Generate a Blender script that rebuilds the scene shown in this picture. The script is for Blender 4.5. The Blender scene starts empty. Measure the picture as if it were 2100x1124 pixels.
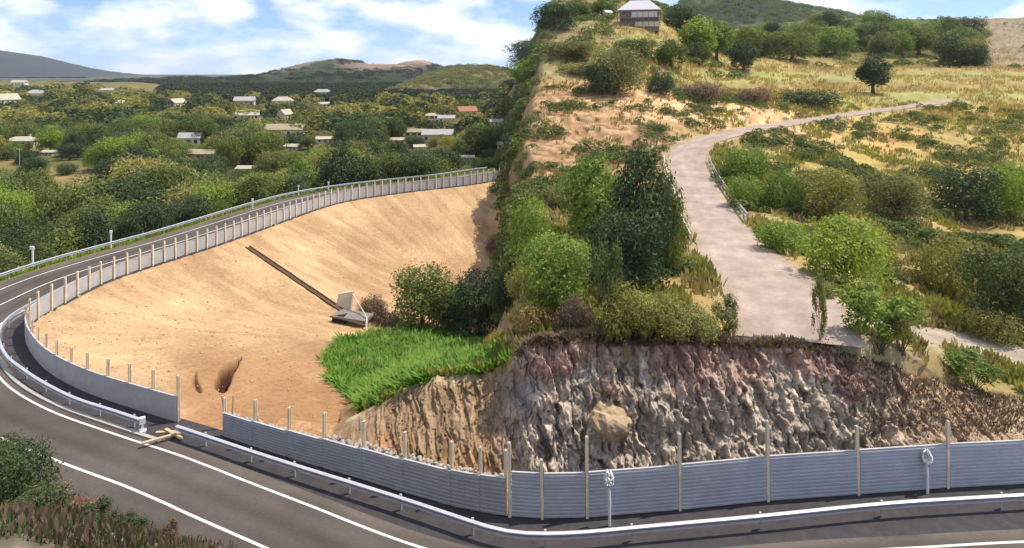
import bpy, math, random
import numpy as np
from mathutils import Vector

R = math.radians
rnd = random.Random(7)
rng = np.random.default_rng(11)
SC = bpy.context.scene
COL = SC.collection

# ------------------------------------------------------------------ camera, sky, sun, exposure
HC = 24.0            # eye height above the main road (m)
F = 1368.0           # focal length in photograph pixels
HZ = 150.0           # photograph row of the eye level
cam_d = bpy.data.cameras.new('camera')
cam = bpy.data.objects.new('camera', cam_d)
COL.objects.link(cam)
cam.location = (0, 0, HC)
cam.rotation_euler = (R(90), 0, 0)
cam_d.sensor_width = 36
cam_d.lens = 36 * F / 2100
cam_d.shift_y = -(562 - HZ) / 2100
cam_d.clip_start = 0.3
cam_d.clip_end = 30000
SC.camera = cam

SUN_DIR = Vector((0.40, 0.12, 0.74)).normalized()      # towards the sun
SUN_EL = math.asin(SUN_DIR.z)
SUN_AZ = math.atan2(SUN_DIR.x, SUN_DIR.y)              # clockwise from +Y
world = bpy.data.worlds.new('World')
SC.world = world
world.use_nodes = True
wn, wl = world.node_tree.nodes, world.node_tree.links
wn.clear()
w_out = wn.new('ShaderNodeOutputWorld')
w_bg = wn.new('ShaderNodeBackground')
w_bg.inputs['Strength'].default_value = 0.15
sky = wn.new('ShaderNodeTexSky')
sky.sky_type = 'NISHITA'
sky.sun_disc = False
sky.sun_elevation = SUN_EL
sky.sun_rotation = SUN_AZ
sky.altitude = 1200
sky.air_density = 1.0
sky.dust_density = 0.2
sky.ozone_density = 3.0
w_tc = wn.new('ShaderNodeTexCoord')
w_map = wn.new('ShaderNodeMapping')
w_map.inputs['Scale'].default_value = (10.0, 10.0, 24.0)
w_map.inputs['Location'].default_value = (3.1, 0.4, 0.9)
w_noise = wn.new('ShaderNodeTexNoise')
w_noise.inputs['Scale'].default_value = 1.0
w_noise.inputs['Detail'].default_value = 4.0
w_noise.inputs['Roughness'].default_value = 0.5
w_ramp = wn.new('ShaderNodeValToRGB')
w_ramp.color_ramp.elements[0].position = 0.40
w_ramp.color_ramp.elements[1].position = 0.62
w_mix = wn.new('ShaderNodeMix')
w_mix.data_type = 'RGBA'
w_mix.inputs['B'].default_value = (6.6, 6.7, 7.4, 1)
wl.new(w_tc.outputs['Generated'], w_map.inputs['Vector'])
wl.new(w_map.outputs[0], w_noise.inputs['Vector'])
wl.new(w_noise.outputs['Fac'], w_ramp.inputs['Fac'])
wl.new(w_ramp.outputs['Color'], w_mix.inputs['Factor'])
w_add = wn.new('ShaderNodeVectorMath'); w_add.operation = 'ADD'; w_add.inputs[1].default_value = (0, 0, 0.10)
w_nrm = wn.new('ShaderNodeVectorMath'); w_nrm.operation = 'NORMALIZE'
wl.new(w_tc.outputs['Generated'], w_add.inputs[0]); wl.new(w_add.outputs[0], w_nrm.inputs[0]); wl.new(w_nrm.outputs[0], sky.inputs['Vector'])
wl.new(sky.outputs[0], w_mix.inputs['A'])
wl.new(w_mix.outputs['Result'], w_bg.inputs['Color'])
wl.new(w_bg.outputs[0], w_out.inputs['Surface'])

sun_d = bpy.data.lights.new('sun', 'SUN')
sun_d.energy = 4.6
sun_d.angle = R(0.53)
sun_d.color = (1.0, 0.90, 0.76)
sun = bpy.data.objects.new('sun', sun_d)
COL.objects.link(sun)
sun.rotation_euler = SUN_DIR.to_track_quat('Z', 'Y').to_euler()

SC.view_settings.view_transform = 'Standard'
SC.view_settings.look = 'None'
SC.view_settings.gamma = 1
SC.view_settings.use_curve_mapping = False
SC.view_settings.exposure = 0.34
SC.cycles.max_bounces = 5
SC.cycles.diffuse_bounces = 2
SC.cycles.volume_bounces = 0

# ------------------------------------------------------------------ helpers: noise, photo rays, meshes, tags
def _hash(ix, iy, seed):
    h = (ix.astype(np.int64) * 374761393 + iy.astype(np.int64) * 668265263 + seed * 974711) & 0xFFFFFFFF
    h = ((h ^ (h >> 13)) * 1274126177) & 0xFFFFFFFF
    return (h ^ (h >> 16)) & 0xFFFFFFFF

def noise2(x, y, seed=0):
    x = np.asarray(x, float); y = np.asarray(y, float)
    ix, iy = np.floor(x), np.floor(y)
    fx, fy = x - ix, y - iy
    u = fx * fx * fx * (fx * (fx * 6 - 15) + 10); v = fy * fy * fy * (fy * (fy * 6 - 15) + 10)
    def g(dx, dy):
        a = _hash(ix + dx, iy + dy, seed) / 4294967296.0 * 2 * np.pi
        return np.cos(a) * (fx - dx) + np.sin(a) * (fy - dy)
    n = (g(0, 0) * (1 - u) + g(1, 0) * u) * (1 - v) + (g(0, 1) * (1 - u) + g(1, 1) * u) * v
    return n * 1.4

def fbm(x, y, oct=4, seed=0, gain=0.5):
    s = np.zeros(np.broadcast(x, y).shape); a = 1.0; f = 1.0
    for k in range(oct):
        s = s + a * noise2(np.asarray(x) * f, np.asarray(y) * f, seed + k * 17)
        a *= gain; f *= 2.03
    return s

def sstep(a, b, x):
    t = np.clip((np.asarray(x, float) - a) / (b - a), 0, 1)
    return t * t * (3 - 2 * t)

def ground_point(px, py, z=0.0):
    """world X, Y of a photograph point lying at height z"""
    Y = (HC - z) * F / (py - HZ)
    return ((px - 1050) / F * Y, Y)

def link(o, parent=None):
    COL.objects.link(o)
    if parent is not None:
        o.parent = parent
    return o

def mesh_data(name, v, f, mats=None, smooth=False):
    me = bpy.data.meshes.new(name)
    me.from_pydata([tuple(p) for p in v], [], [tuple(q) for q in f])
    me.update()
    if smooth:
        me.shade_smooth()
    if mats is not None:
        me.materials.append(mats)
    return me

def mesh_big(name, v, f, mat=None, smooth=False):
    """v (n,3) array, f (m,k) array"""
    v = np.asarray(v, np.float32); f = np.asarray(f, np.int32)
    me = bpy.data.meshes.new(name)
    k = f.shape[1]
    me.vertices.add(len(v)); me.vertices.foreach_set('co', v.ravel())
    me.loops.add(f.size); me.loops.foreach_set('vertex_index', f.ravel())
    me.polygons.add(len(f))
    me.polygons.foreach_set('loop_start', np.arange(0, f.size, k, dtype=np.int32))
    me.polygons.foreach_set('loop_total', np.full(len(f), k, np.int32))
    me.update(calc_edges=True)
    if smooth:
        me.shade_smooth()
    if mat is not None:
        me.materials.append(mat)
    return me

def set_color(me, col):
    a = me.color_attributes.new('Col', 'FLOAT_COLOR', 'POINT')
    c = np.ones((len(me.vertices), 4), np.float32)
    c[:, :3] = col
    a.data.foreach_set('color', c.ravel())

def obj(name, me, parent=None, loc=(0, 0, 0), rz=0.0):
    o = bpy.data.objects.new(name, me)
    link(o, parent)
    o.location = loc
    o.rotation_euler = (0, 0, rz)
    return o

def empty(name, loc=(0, 0, 0), rz=0.0):
    o = bpy.data.objects.new(name, None)
    o.empty_display_size = 0.3
    link(o)
    o.location = loc
    o.rotation_euler = (0, 0, rz)
    return o

def tag(o, label=None, cat=None, group=None, kind=None):
    if label: o['label'] = label
    if cat: o['category'] = cat
    if group: o['group'] = group
    if kind: o['kind'] = kind
    return o

class MB:
    """collects boxes, tubes and free faces into one mesh"""
    def __init__(self): self.v = []; self.f = []
    def add(self, v, f):
        n = len(self.v); self.v += [tuple(p) for p in v]; self.f += [tuple(i + n for i in q) for q in f]; return self
    def box(self, x0, x1, y0, y1, z0, z1):
        v = [(x0, y0, z0), (x1, y0, z0), (x1, y1, z0), (x0, y1, z0), (x0, y0, z1), (x1, y0, z1), (x1, y1, z1), (x0, y1, z1)]
        return self.add(v, [(0, 3, 2, 1), (4, 5, 6, 7), (0, 1, 5, 4), (1, 2, 6, 5), (2, 3, 7, 6), (3, 0, 4, 7)])
    def tube(self, pts, rad, n=8, cap=True):
        pts = [Vector(p) for p in pts]
        if not hasattr(rad, '__len__'): rad = [rad] * len(pts)
        v = []; f = []
        for i, p in enumerate(pts):
            d = (pts[min(i + 1, len(pts) - 1)] - pts[max(i - 1, 0)]).normalized()
            a = d.orthogonal().normalized() if abs(d.z) > 0.9 else d.cross(Vector((0, 0, 1))).normalized()
            b = d.cross(a)
            for k in range(n):
                t = 2 * math.pi * k / n
                v.append(p + (a * math.cos(t) + b * math.sin(t)) * rad[i])
        for i in range(len(pts) - 1):
            for k in range(n):
                f.append((i * n + k, i * n + (k + 1) % n, (i + 1) * n + (k + 1) % n, (i + 1) * n + k))
        if cap:
            f.append(tuple(range(n))[::-1]); f.append(tuple(range((len(pts) - 1) * n, len(pts) * n)))
        return self.add(v, f)
    def mesh(self, name, mat, smooth=False):
        return mesh_data(name, self.v, self.f, mat, smooth)

# ------------------------------------------------------------------ materials
def new_mat(name):
    m = bpy.data.materials.new(name); m.use_nodes = True
    nt = m.node_tree; nt.nodes.clear()
    out = nt.nodes.new('ShaderNodeOutputMaterial'); b = nt.nodes.new('ShaderNodeBsdfPrincipled')
    b.inputs['Roughness'].default_value = 0.85
    b.inputs['Specular IOR Level'].default_value = 0.25
    nt.links.new(b.outputs[0], out.inputs['Surface'])
    return m, nt, b, out

def nz(nt, scale, detail=4, rough=0.6, vec=None, dim=None):
    n = nt.nodes.new('ShaderNodeTexNoise')
    n.inputs['Scale'].default_value = scale; n.inputs['Detail'].default_value = detail; n.inputs['Roughness'].default_value = rough
    if vec is not None: nt.links.new(vec, n.inputs['Vector'])
    return n.outputs['Fac']

def ramp(nt, fac, stops):
    r = nt.nodes.new('ShaderNodeValToRGB')
    el = r.color_ramp.elements
    while len(el) < len(stops): el.new(0.5)
    for e, (p, c) in zip(el, stops):
        e.position = p; e.color = (*c, 1) if len(c) == 3 else c
    nt.links.new(fac, r.inputs['Fac'])
    return r.outputs['Color']

def mixc(nt, a, b, fac=1.0, mode='MULTIPLY'):
    m = nt.nodes.new('ShaderNodeMix'); m.data_type = 'RGBA'; m.blend_type = mode
    for sock, val in ((m.inputs['A'], a), (m.inputs['B'], b), (m.inputs['Factor'], fac)):
        if isinstance(val, bpy.types.NodeSocket): nt.links.new(val, sock)
        elif isinstance(val, tuple): sock.default_value = (*val, 1)
        else: sock.default_value = val
    return m.outputs['Result']

def objvec(nt):
    g = nt.nodes.new('ShaderNodeNewGeometry'); return g.outputs['Position']

def bump(nt, b, h, strength, dist):
    n = nt.nodes.new('ShaderNodeBump'); n.inputs['Strength'].default_value = strength; n.inputs['Distance'].default_value = dist
    nt.links.new(h, n.inputs['Height']); nt.links.new(n.outputs[0], b.inputs['Normal'])

def mat_plain(name, col, rough=0.8, var=0.25, scale=1.5, metal=0.0, spec=0.25, bmp=0.0):
    m, nt, b, out = new_mat(name)
    p = objvec(nt)
    n = nz(nt, scale, 5, 0.65, p)
    lo, hi = 1 - var, 1 + var
    c = mixc(nt, tuple(col), ramp(nt, n, [(0.25, (lo, lo, lo)), (0.75, (hi, hi, hi))]))
    nt.links.new(c, b.inputs['Base Color'])
    b.inputs['Roughness'].default_value = rough; b.inputs['Metallic'].default_value = metal
    b.inputs['Specular IOR Level'].default_value = spec
    if bmp: bump(nt, b, nz(nt, scale * 6, 4, 0.6, p), bmp, 0.05)
    return m

def mat_vcol(name, fine, coarse, bstr, bdist, stretch=(1, 1, 1), glo=0.64, ghi=1.34):
    """ground: colour attribute for what lies where, noise for grain"""
    m, nt, b, out = new_mat(name)
    p = objvec(nt)
    mp = nt.nodes.new('ShaderNodeMapping'); mp.inputs['Scale'].default_value = stretch
    nt.links.new(p, mp.inputs['Vector']); p = mp.outputs[0]
    at = nt.nodes.new('ShaderNodeAttribute'); at.attribute_name = 'Col'
    n1 = nz(nt, fine, 6, 0.7, p); n2 = nz(nt, coarse, 4, 0.6, p)
    c = mixc(nt, at.outputs['Color'], ramp(nt, n1, [(0.28, (glo, glo, glo)), (0.72, (ghi, ghi, ghi))]))
    c = mixc(nt, c, ramp(nt, n2, [(0.3, (0.80, 0.78, 0.76)), (0.7, (1.18, 1.19, 1.2))]))
    nt.links.new(c, b.inputs['Base Color'])
    b.inputs['Roughness'].default_value = 0.95; b.inputs['Specular IOR Level'].default_value = 0.1
    bump(nt, b, n1, bstr, bdist)
    return m

def mat_leaf(name, c0, c1, trans=0.25, nscale=0.35):
    m, nt, b, out = new_mat(name)
    oi = nt.nodes.new('ShaderNodeObjectInfo')
    p = objvec(nt)
    n = nz(nt, nscale, 3, 0.6, p)
    n2 = nz(nt, 2.3, 2, 0.5, p)
    c = mixc(nt, ramp(nt, n, [(0.3, c0), (0.7, c1)]), ramp(nt, oi.outputs['Random'], [(0.0, (0.72, 0.76, 0.8)), (0.5, (1, 1, 1)), (1.0, (1.3, 1.2, 1.0))]))
    c = mixc(nt, c, ramp(nt, n2, [(0.3, (0.75, 0.75, 0.75)), (0.7, (1.25, 1.25, 1.2))]))
    nt.links.new(c, b.inputs['Base Color'])
    b.inputs['Roughness'].default_value = 0.65; b.inputs['Specular IOR Level'].default_value = 0.2
    t = nt.nodes.new('ShaderNodeBsdfTranslucent'); nt.links.new(mixc(nt, c, (1.25, 1.35, 0.7)), t.inputs['Color'])
    mx = nt.nodes.new('ShaderNodeMixShader'); mx.inputs[0].default_value = trans
    nt.links.new(b.outputs[0], mx.inputs[1]); nt.links.new(t.outputs[0], mx.inputs[2]); nt.links.new(mx.outputs[0], out.inputs['Surface'])
    return m

M_ground = mat_vcol('ground_soil', 2.6, 0.11, 0.45, 0.12, (1, 1, 1), 0.74, 1.24)
M_rock = mat_vcol('bank_rock', 2.2, 0.5, 0.6, 0.15, (1, 1, 0.6))
M_hill = mat_vcol('hill_scrub', 0.05, 0.008, 0.6, 4.0)
M_asphalt = mat_plain('asphalt', (0.086, 0.073, 0.066), 0.88, 0.2, 0.22, bmp=0.2)
M_verge = mat_plain('dark_verge', (0.05, 0.046, 0.05), 0.92, 0.3, 1.3, bmp=0.3)
M_paint, _nt, _b, _o = new_mat('worn_road_paint')
_nt.links.new(ramp(_nt, nz(_nt, 1.7, 6, 0.75, objvec(_nt)), [(0.30, (0.20, 0.18, 0.17)), (0.42, (0.55, 0.54, 0.51)), (0.7, (0.68, 0.67, 0.64))]), _b.inputs['Base Color'])
M_kerb = mat_plain('kerb_concrete', (0.36, 0.35, 0.33), 0.9, 0.2, 1.6)
M_sidecon = mat_plain('side_road_concrete', (0.36, 0.30, 0.265), 0.95, 0.2, 0.16, bmp=0.2)
M_gravel = mat_plain('pale_gravel', (0.34, 0.30, 0.22), 0.95, 0.3, 0.9, bmp=0.3)
M_panel = mat_plain('barrier_grey', (0.35, 0.36, 0.39), 0.7, 0.12, 0.9)
M_panel3 = mat_plain('barrier_blue_grey', (0.43, 0.45, 0.51), 0.7, 0.12, 0.9)
M_panel2 = mat_plain('barrier_light_grey', (0.42, 0.41, 0.41), 0.75, 0.14, 0.9)
M_post = mat_plain('post_sunlit_cream', (0.76, 0.66, 0.50), 0.75, 0.2, 2.0)  # steel posts coloured light cream to imitate sun on their faces
M_steel = mat_plain('galvanised_steel', (0.50, 0.51, 0.55), 0.5, 0.12, 2.0, metal=0.35, spec=0.5)
M_white = mat_plain('white_plastic', (0.80, 0.80, 0.80), 0.6, 0.06, 3.0)
M_wood = mat_plain('timber', (0.46, 0.36, 0.23), 0.85, 0.2, 3.0)
M_concrete = mat_plain('pale_concrete', (0.56, 0.51, 0.41), 0.9, 0.12, 1.2)
M_dark = mat_plain('hollow_shade', (0.03, 0.024, 0.02), 0.95, 0.2, 2.0)
M_chute = mat_plain('chute_shade_brown', (0.10, 0.062, 0.036), 0.9, 0.3, 1.5)  # brown darkened to stand for the shade inside the open channel
M_bark = mat_plain('bark', (0.14, 0.105, 0.075), 0.9, 0.3, 2.5)
M_palebark = mat_plain('pale_bark', (0.33, 0.31, 0.25), 0.9, 0.2, 3.0)
M_stone = mat_plain('broken_stone', (0.33, 0.30, 0.27), 0.95, 0.35, 1.2)
M_boulder = mat_plain('tan_boulder', (0.36, 0.27, 0.17), 0.95, 0.35, 1.4, bmp=0.8)
LEAF = {
    'dark': mat_leaf('leaf_dark', (0.0396, 0.066, 0.0317), (0.0871, 0.1214, 0.0502), 0.22),
    'mid': mat_leaf('leaf_mid', (0.0818, 0.1135, 0.0343), (0.165, 0.2046, 0.0634), 0.3),
    'olive': mat_leaf('leaf_olive', (0.1716, 0.1782, 0.0607), (0.3102, 0.297, 0.1214), 0.34),
    'bright': mat_leaf('leaf_bright', (0.1452, 0.2178, 0.0396), (0.264, 0.3432, 0.0792), 0.34),
    'yellow': mat_leaf('leaf_yellow', (0.19, 0.19, 0.048), (0.35, 0.32, 0.105), 0.34),
    'brown': mat_leaf('leaf_brown', (0.15, 0.095, 0.066), (0.28, 0.19, 0.135), 0.25),
    'straw': mat_leaf('leaf_straw', (0.26, 0.195, 0.085), (0.42, 0.33, 0.16), 0.25),
    'lush': mat_leaf('leaf_lush', (0.1122, 0.231, 0.0211), (0.2112, 0.3696, 0.0528), 0.36),
}
LEAF_FAR = mat_leaf('far_canopy', (0.052, 0.072, 0.024), (0.27, 0.27, 0.085), 0.3, 0.07)
WALLS = {'cream': mat_plain('wall_cream', (0.66, 0.58, 0.42), 0.9, 0.1), 'white': mat_plain('wall_white', (0.66, 0.63, 0.57), 0.9, 0.1),
         'tan': mat_plain('wall_tan', (0.52, 0.42, 0.30), 0.9, 0.1), 'wood': mat_plain('wall_brown', (0.20, 0.15, 0.13), 0.85, 0.15)}
ROOFS = {'pale': mat_plain('roof_pale', (0.40, 0.375, 0.30), 0.7, 0.12), 'grey': mat_plain('roof_grey', (0.34, 0.34, 0.34), 0.6, 0.12),
         'olive': mat_plain('roof_olive', (0.30, 0.27, 0.17), 0.8, 0.15), 'red': mat_plain('roof_red', (0.36, 0.17, 0.11), 0.8, 0.15),
         'tin': mat_plain('roof_tin', (0.50, 0.50, 0.53), 0.5, 0.1)}
M_window = mat_plain('window_glass', (0.05, 0.06, 0.07), 0.2, 0.1, spec=0.5)

# ------------------------------------------------------------------ the main road's inner fence line (world plan)
near_px = [(3300, 930), (2700, 955), (2400, 974), (2250, 983), (2090, 994), (1943, 1001), (1760, 1015), (1572, 1028), (1394, 1047), (1204, 1064), (1046, 1079),
           (784, 997), (520, 917), (458, 894), (355, 864), (265, 836), (179, 807), (98, 764), (62, 722)]
far_px = [(50, 694), (57, 668), (78, 650), (105, 637), (152, 610), (226, 574), (352, 532), (443, 503), (530, 472), (655, 427), (723, 410), (824, 395), (960, 379), (1046, 365), (1130, 356), (1230, 350)]
ctrl = np.array([ground_point(*p) for p in near_px + far_px])

def catmull(P, step):
    P = np.vstack([2 * P[0] - P[1], P, 2 * P[-1] - P[-2]])
    out = []
    for i in range(1, len(P) - 2):
        p0, p1, p2, p3 = P[i - 1], P[i], P[i + 1], P[i + 2]
        n = max(2, int(np.linalg.norm(p2 - p1) / 0.25))
        t = np.linspace(0, 1, n, endpoint=False)[:, None]
        out.append(0.5 * ((2 * p1) + (-p0 + p2) * t + (2 * p0 - 5 * p1 + 4 * p2 - p3) * t ** 2 + (-p0 + 3 * p1 - 3 * p2 + p3) * t ** 3))
    out.append(P[-2][None])
    Q = np.vstack(out)
    L = np.concatenate([[0], np.cumsum(np.linalg.norm(np.diff(Q, axis=0), axis=1))])
    s = np.arange(0, L[-1], step)
    return np.stack([np.interp(s, L, Q[:, k]) for k in range(Q.shape[1])], 1)

FL = catmull(ctrl, 1.0)
for _ in range(4):                                    # ease the kinks of the measured points
    FL[1:-1] = 0.25 * FL[:-2] + 0.5 * FL[1:-1] + 0.25 * FL[2:]
_c = int(np.argmin(((FL - np.array(ground_point(1046, 1079))) ** 2).sum(1)))
for _ in range(26):
    FL[_c - 9:_c + 10] = 0.25 * FL[_c - 10:_c + 9] + 0.5 * FL[_c - 9:_c + 10] + 0.25 * FL[_c - 8:_c + 11]
TAN = np.gradient(FL, axis=0); TAN /= np.linalg.norm(TAN, axis=1)[:, None]
OUT = np.stack([-TAN[:, 1], TAN[:, 0]], 1)            # left of travel = outside of the bend
# smooth the outward normals so that parallel lines stay calm
for _ in range(6):
    OUT[1:-1] = 0.25 * OUT[:-2] + 0.5 * OUT[1:-1] + 0.25 * OUT[2:]
OUT /= np.linalg.norm(OUT, axis=1)[:, None]
def fl_index(px, py):
    p = np.array(ground_point(px, py)); return int(np.argmin(((FL - p) ** 2).sum(1)))
I_BEND = fl_index(56, 705)
I_END = fl_index(1085, 360)
def offset_line(d, i0=0, i1=None):
    return FL[i0:i1] + OUT[i0:i1] * d

def fence_dist(X, Y):
    """unsigned distance to near leg, to far leg, and signed distance (outside positive)"""
    shp = X.shape; P = np.stack([X.ravel(), Y.ravel()], 1)
    dn = np.empty(len(P)); df = np.empty(len(P)); sg = np.empty(len(P)); si = np.empty(len(P))
    for a in range(0, len(P), 20000):
        q = P[a:a + 20000]
        D = (q[:, None, 0] - FL[None, :, 0]) ** 2 + (q[:, None, 1] - FL[None, :, 1]) ** 2
        i = D.argmin(1); r = np.arange(len(q))
        dn[a:a + 20000] = np.sqrt(D[:, :I_BEND].min(1)); df[a:a + 20000] = np.sqrt(D[:, I_BEND:].min(1))
        w = q - FL[i]; tt_ = TAN[i]; si[a:a + 20000] = i + (w * tt_).sum(1)
        sg[a:a + 20000] = np.sign((w * OUT[i]).sum(1)) * np.sqrt(D[r, i])
    return dn.reshape(shp), df.reshape(shp), sg.reshape(shp), si.reshape(shp)

# near leg as Y over X/Y, for the bank behind it
_u = FL[:I_BEND, 0] / FL[:I_BEND, 1]
_o = np.argsort(_u)
def near_fence_Y(u): return np.interp(u, _u[_o], FL[:I_BEND, 1][_o])

crest_px = np.array([560, 640, 700, 760, 820, 880, 960, 1030, 1085, 1150, 1300, 1500, 1680, 1750, 1850, 1950, 2090, 2300, 2700])
crest_py = np.array([930, 893, 866, 838, 805, 774, 766, 762, 700, 690, 692, 697, 702, 728, 765, 792, 818, 850, 880])
crest_run = np.array([3.0, 3.5, 4, 5, 6, 7, 7.5, 7, 5.5, 5, 5, 5, 5, 5, 6, 6.5, 7, 7, 7])
def crest(px):
    u = (px - 1050) / F
    yf = near_fence_Y(u) + 1.3
    yc = yf + np.interp(px, crest_px, crest_run)
    zc = HC - (np.interp(px, crest_px, crest_py) - HZ) / F * yc
    return yf, yc, zc

# right-hand hillside: depth of the ground along five bearings (photo row -> distance)
right_cols = {
    1050: [(620, 50), (500, 74), (400, 100), (330, 122), (290, 134), (250, 148), (200, 170), (170, 184), (150, 194), (100, 220), (60, 246), (30, 285), (8, 330), (-40, 430), (-60, 600)],
    1300: [(600, 52), (500, 73), (400, 104), (330, 126), (290, 138), (250, 153), (200, 176), (170, 190), (150, 202), (100, 226), (60, 250), (35, 285), (15, 340), (0, 420), (0, 600)],
    1500: [(600, 52), (500, 74), (400, 106), (330, 130), (300, 141), (265, 156), (240, 173), (200, 206), (170, 240), (140, 285), (115, 330), (90, 400), (70, 470), (62, 560), (62, 640)],
    1700: [(650, 49), (600, 55), (500, 76), (400, 112), (330, 140), (290, 160), (262, 178), (240, 195), (200, 228), (170, 262), (140, 315), (110, 385), (80, 470), (60, 540), (36, 660)],
    1850: [(720, 50), (650, 58), (600, 66), (500, 88), (400, 122), (330, 150), (290, 170), (250, 194), (225, 212), (200, 234), (170, 270), (140, 325), (110, 395), (80, 480), (38, 640)],
    2000: [(740, 52), (690, 60), (640, 69), (600, 78), (500, 100), (450, 114), (400, 128), (330, 155), (290, 175), (250, 198), (200, 238), (170, 275), (140, 330), (110, 400), (80, 480), (38, 620)],
    2300: [(780, 51), (690, 63), (600, 81), (500, 100), (400, 132), (330, 160), (250, 204), (200, 245), (140, 340), (80, 500), (26, 640)],
}
def right_height(px, Y):
    cols = sorted(right_cols)
    Zs = []
    for c in cols:
        t = np.array(right_cols[c], float)
        yy = t[:, 1]; zz = HC - (t[:, 0] - HZ) / F * yy
        _, yc, zc = crest(np.array(float(c)))
        yy = np.concatenate([[float(yc)], yy]); zz = np.concatenate([[float(zc)], zz])
        # beyond the last row the hill levels off and falls away
        yy = np.concatenate([yy, [yy[-1] + 120, yy[-1] + 500]]); zz = np.concatenate([zz, [zz[-1] + 3, zz[-1] - 25]])
        Zs.append(np.interp(Y, yy, zz))
    Zs = np.array(Zs)
    k = np.clip(np.searchsorted(cols, px) - 1, 0, len(cols) - 2)
    c = np.array(cols, float)
    w = np.clip((px - c[k]) / (c[k + 1] - c[k]), 0, 1)
    w = w * w * (3 - 2 * w) * 0.6 + w * 0.4
    r = np.arange(Zs.shape[1]) if Zs.ndim == 2 else None
    a = np.take_along_axis(Zs, k[None], 0)[0]; b = np.take_along_axis(Zs, k[None] + 1, 0)[0]
    return a * (1 - w) + b * w

# side road (concrete) in plan, from its photo edges
def right_point(px, py):
    Ys = np.linspace(40, 620, 5000)
    z = right_height(np.full_like(Ys, px), Ys)
    hit = np.argmax(z >= HC - (py - HZ) / F * Ys)
    return ((px - 1050) / F * Ys[hit], Ys[hit], z[hit])
side_px = [(1640, 703), (1622, 655), (1590, 600), (1556, 560), (1514, 520), (1480, 480), (1456, 440), (1437, 400), (1417, 360), (1408, 330), (1416, 305), (1450, 287), (1530, 268), (1640, 250), (1750, 234), (1840, 222), (1960, 205)]
SR = np.array([right_point(*p) for p in side_px])
SR = catmull(SR, 1.0)
for _ in range(6):
    SR[1:-1] = 0.25 * SR[:-2] + 0.5 * SR[1:-1] + 0.25 * SR[2:]
fork_px = [(1615, 640), (1700, 655), (1800, 668), (1900, 688), (2000, 712), (2100, 738), (2250, 765)]
FK = catmull(np.array([right_point(*p) for p in fork_px]), 1.0)
for _ in range(6):
    FK[1:-1] = 0.25 * FK[:-2] + 0.5 * FK[1:-1] + 0.25 * FK[2:]

# ------------------------------------------------------------------ terrain sheet
Yr = np.concatenate([np.linspace(2, 30, 36, endpoint=False), np.linspace(30, 60, 110, endpoint=False), np.linspace(60, 175, 190, endpoint=False), 175 * (1150 / 175) ** np.linspace(0, 1, 120)])
pxc = np.concatenate([np.linspace(-600, 0, 60, endpoint=False), np.linspace(0, 2100, 760, endpoint=False), np.linspace(2100, 2700, 61)])
U = (pxc - 1050) / F
PX, YY = np.meshgrid(pxc, Yr)
XX = (PX - 1050) / F * YY
DN = np.full(XX.shape, 500.0); DF = DN.copy(); SG = DN.copy(); SI = DN.copy()
m_near = YY < 190
idx = np.where(Yr < 190)[0]
DN[idx], DF[idx], SG[idx], SI[idx] = fence_dist(XX[idx], YY[idx])
far_row = ~m_near
SG[far_row] = 200.0

inside = SG < 0
n_big = fbm(XX / 40, YY / 40, 3, 5)
n_mid = fbm(XX / 9, YY / 9, 4, 23)
n_fin = fbm(XX / 2.2, YY / 2.2, 4, 41)
# bowl inside the bend
a1, a2, a3 = 0.21 * DN + 0.1, 0.50 * np.maximum(DF - 0.4, 0), 12.0
k = 1.3
bowl = k * np.log(np.exp(-a1 / k) + np.exp(-a2 / k) + np.exp(-a3 / k))
bowl = np.minimum(bowl, 0)
rill = fbm(SI / 1.3 + SG / 9.0, SG / 8.0, 4, 77)       # wash marks running down the fill
bowl = bowl + (0.11 * n_mid + 0.06 * n_fin + (0.04 + 0.13 * sstep(70, 95, YY)) * rill) * np.clip(-SG / 4, 0, 1)
# mound with the green patch behind the soil bank
yf_, yc_, zc_ = crest(PX)
mound = zc_ - 0.345 * (YY - yc_) + 0.25 * n_mid
mound = np.where(YY < yc_, -50, mound)
mw = sstep(610, 700, PX)
left_in = np.maximum(bowl, mound * mw + (-60) * (1 - mw))
is_grass = (mound * mw - 60 * (1 - mw) > bowl - 0.15) & inside
# outside, far leg: road bench, then fill slope into the wooded valley
vy = np.interp(YY, [60, 150, 250, 400, 550, 700, 900, 1150], [-9, -9, -7.5, -5, -4, -3.5, -3, -3]) + sstep(420, 250, PX) * np.interp(YY, [400, 700, 900, 1150], [0, 3, 8, 12])
valley = np.maximum(vy + 1.2 * n_big, -(SG - 12.5) * 0.55) if False else np.where(SG > 12.5, np.maximum(vy + 1.5 * n_big, -(SG - 12.5) * 0.55), 0.0)
# outside, near leg: the hillside the viewer stands on
hs = np.interp(PX, [-200, 120, 300, 450, 560, 800, 2300], [1.5, 1.5, 1.42, 1.22, 0.9, 0.78, 0.78])
hill = np.maximum(SG - 10.9, 0) * hs
hcap = 23.0 - np.interp(PX, [0, 88, 250, 450, 520, 800], [0.575, 0.585, 0.625, 0.66, 0.71, 0.76]) * YY
hill = np.minimum(hill, np.maximum(hcap, 0)) + (0.30 * n_mid + 0.22 * n_fin) * np.clip((SG - 11.5) / 3, 0, 1) * np.clip((YY - 3) / 5, 0, 1)
hill_w = 1 - sstep(52, 66, YY)
zl = np.where(inside, left_in, valley * (1 - hill_w) + hill * hill_w)
zl = np.where((SG >= 0) & (SG < 12.0) & (hill_w < 0.5), 0.0, zl)
zl = np.where((SG >= 0) & (SG < 10.6), 0.0, zl)
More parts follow.
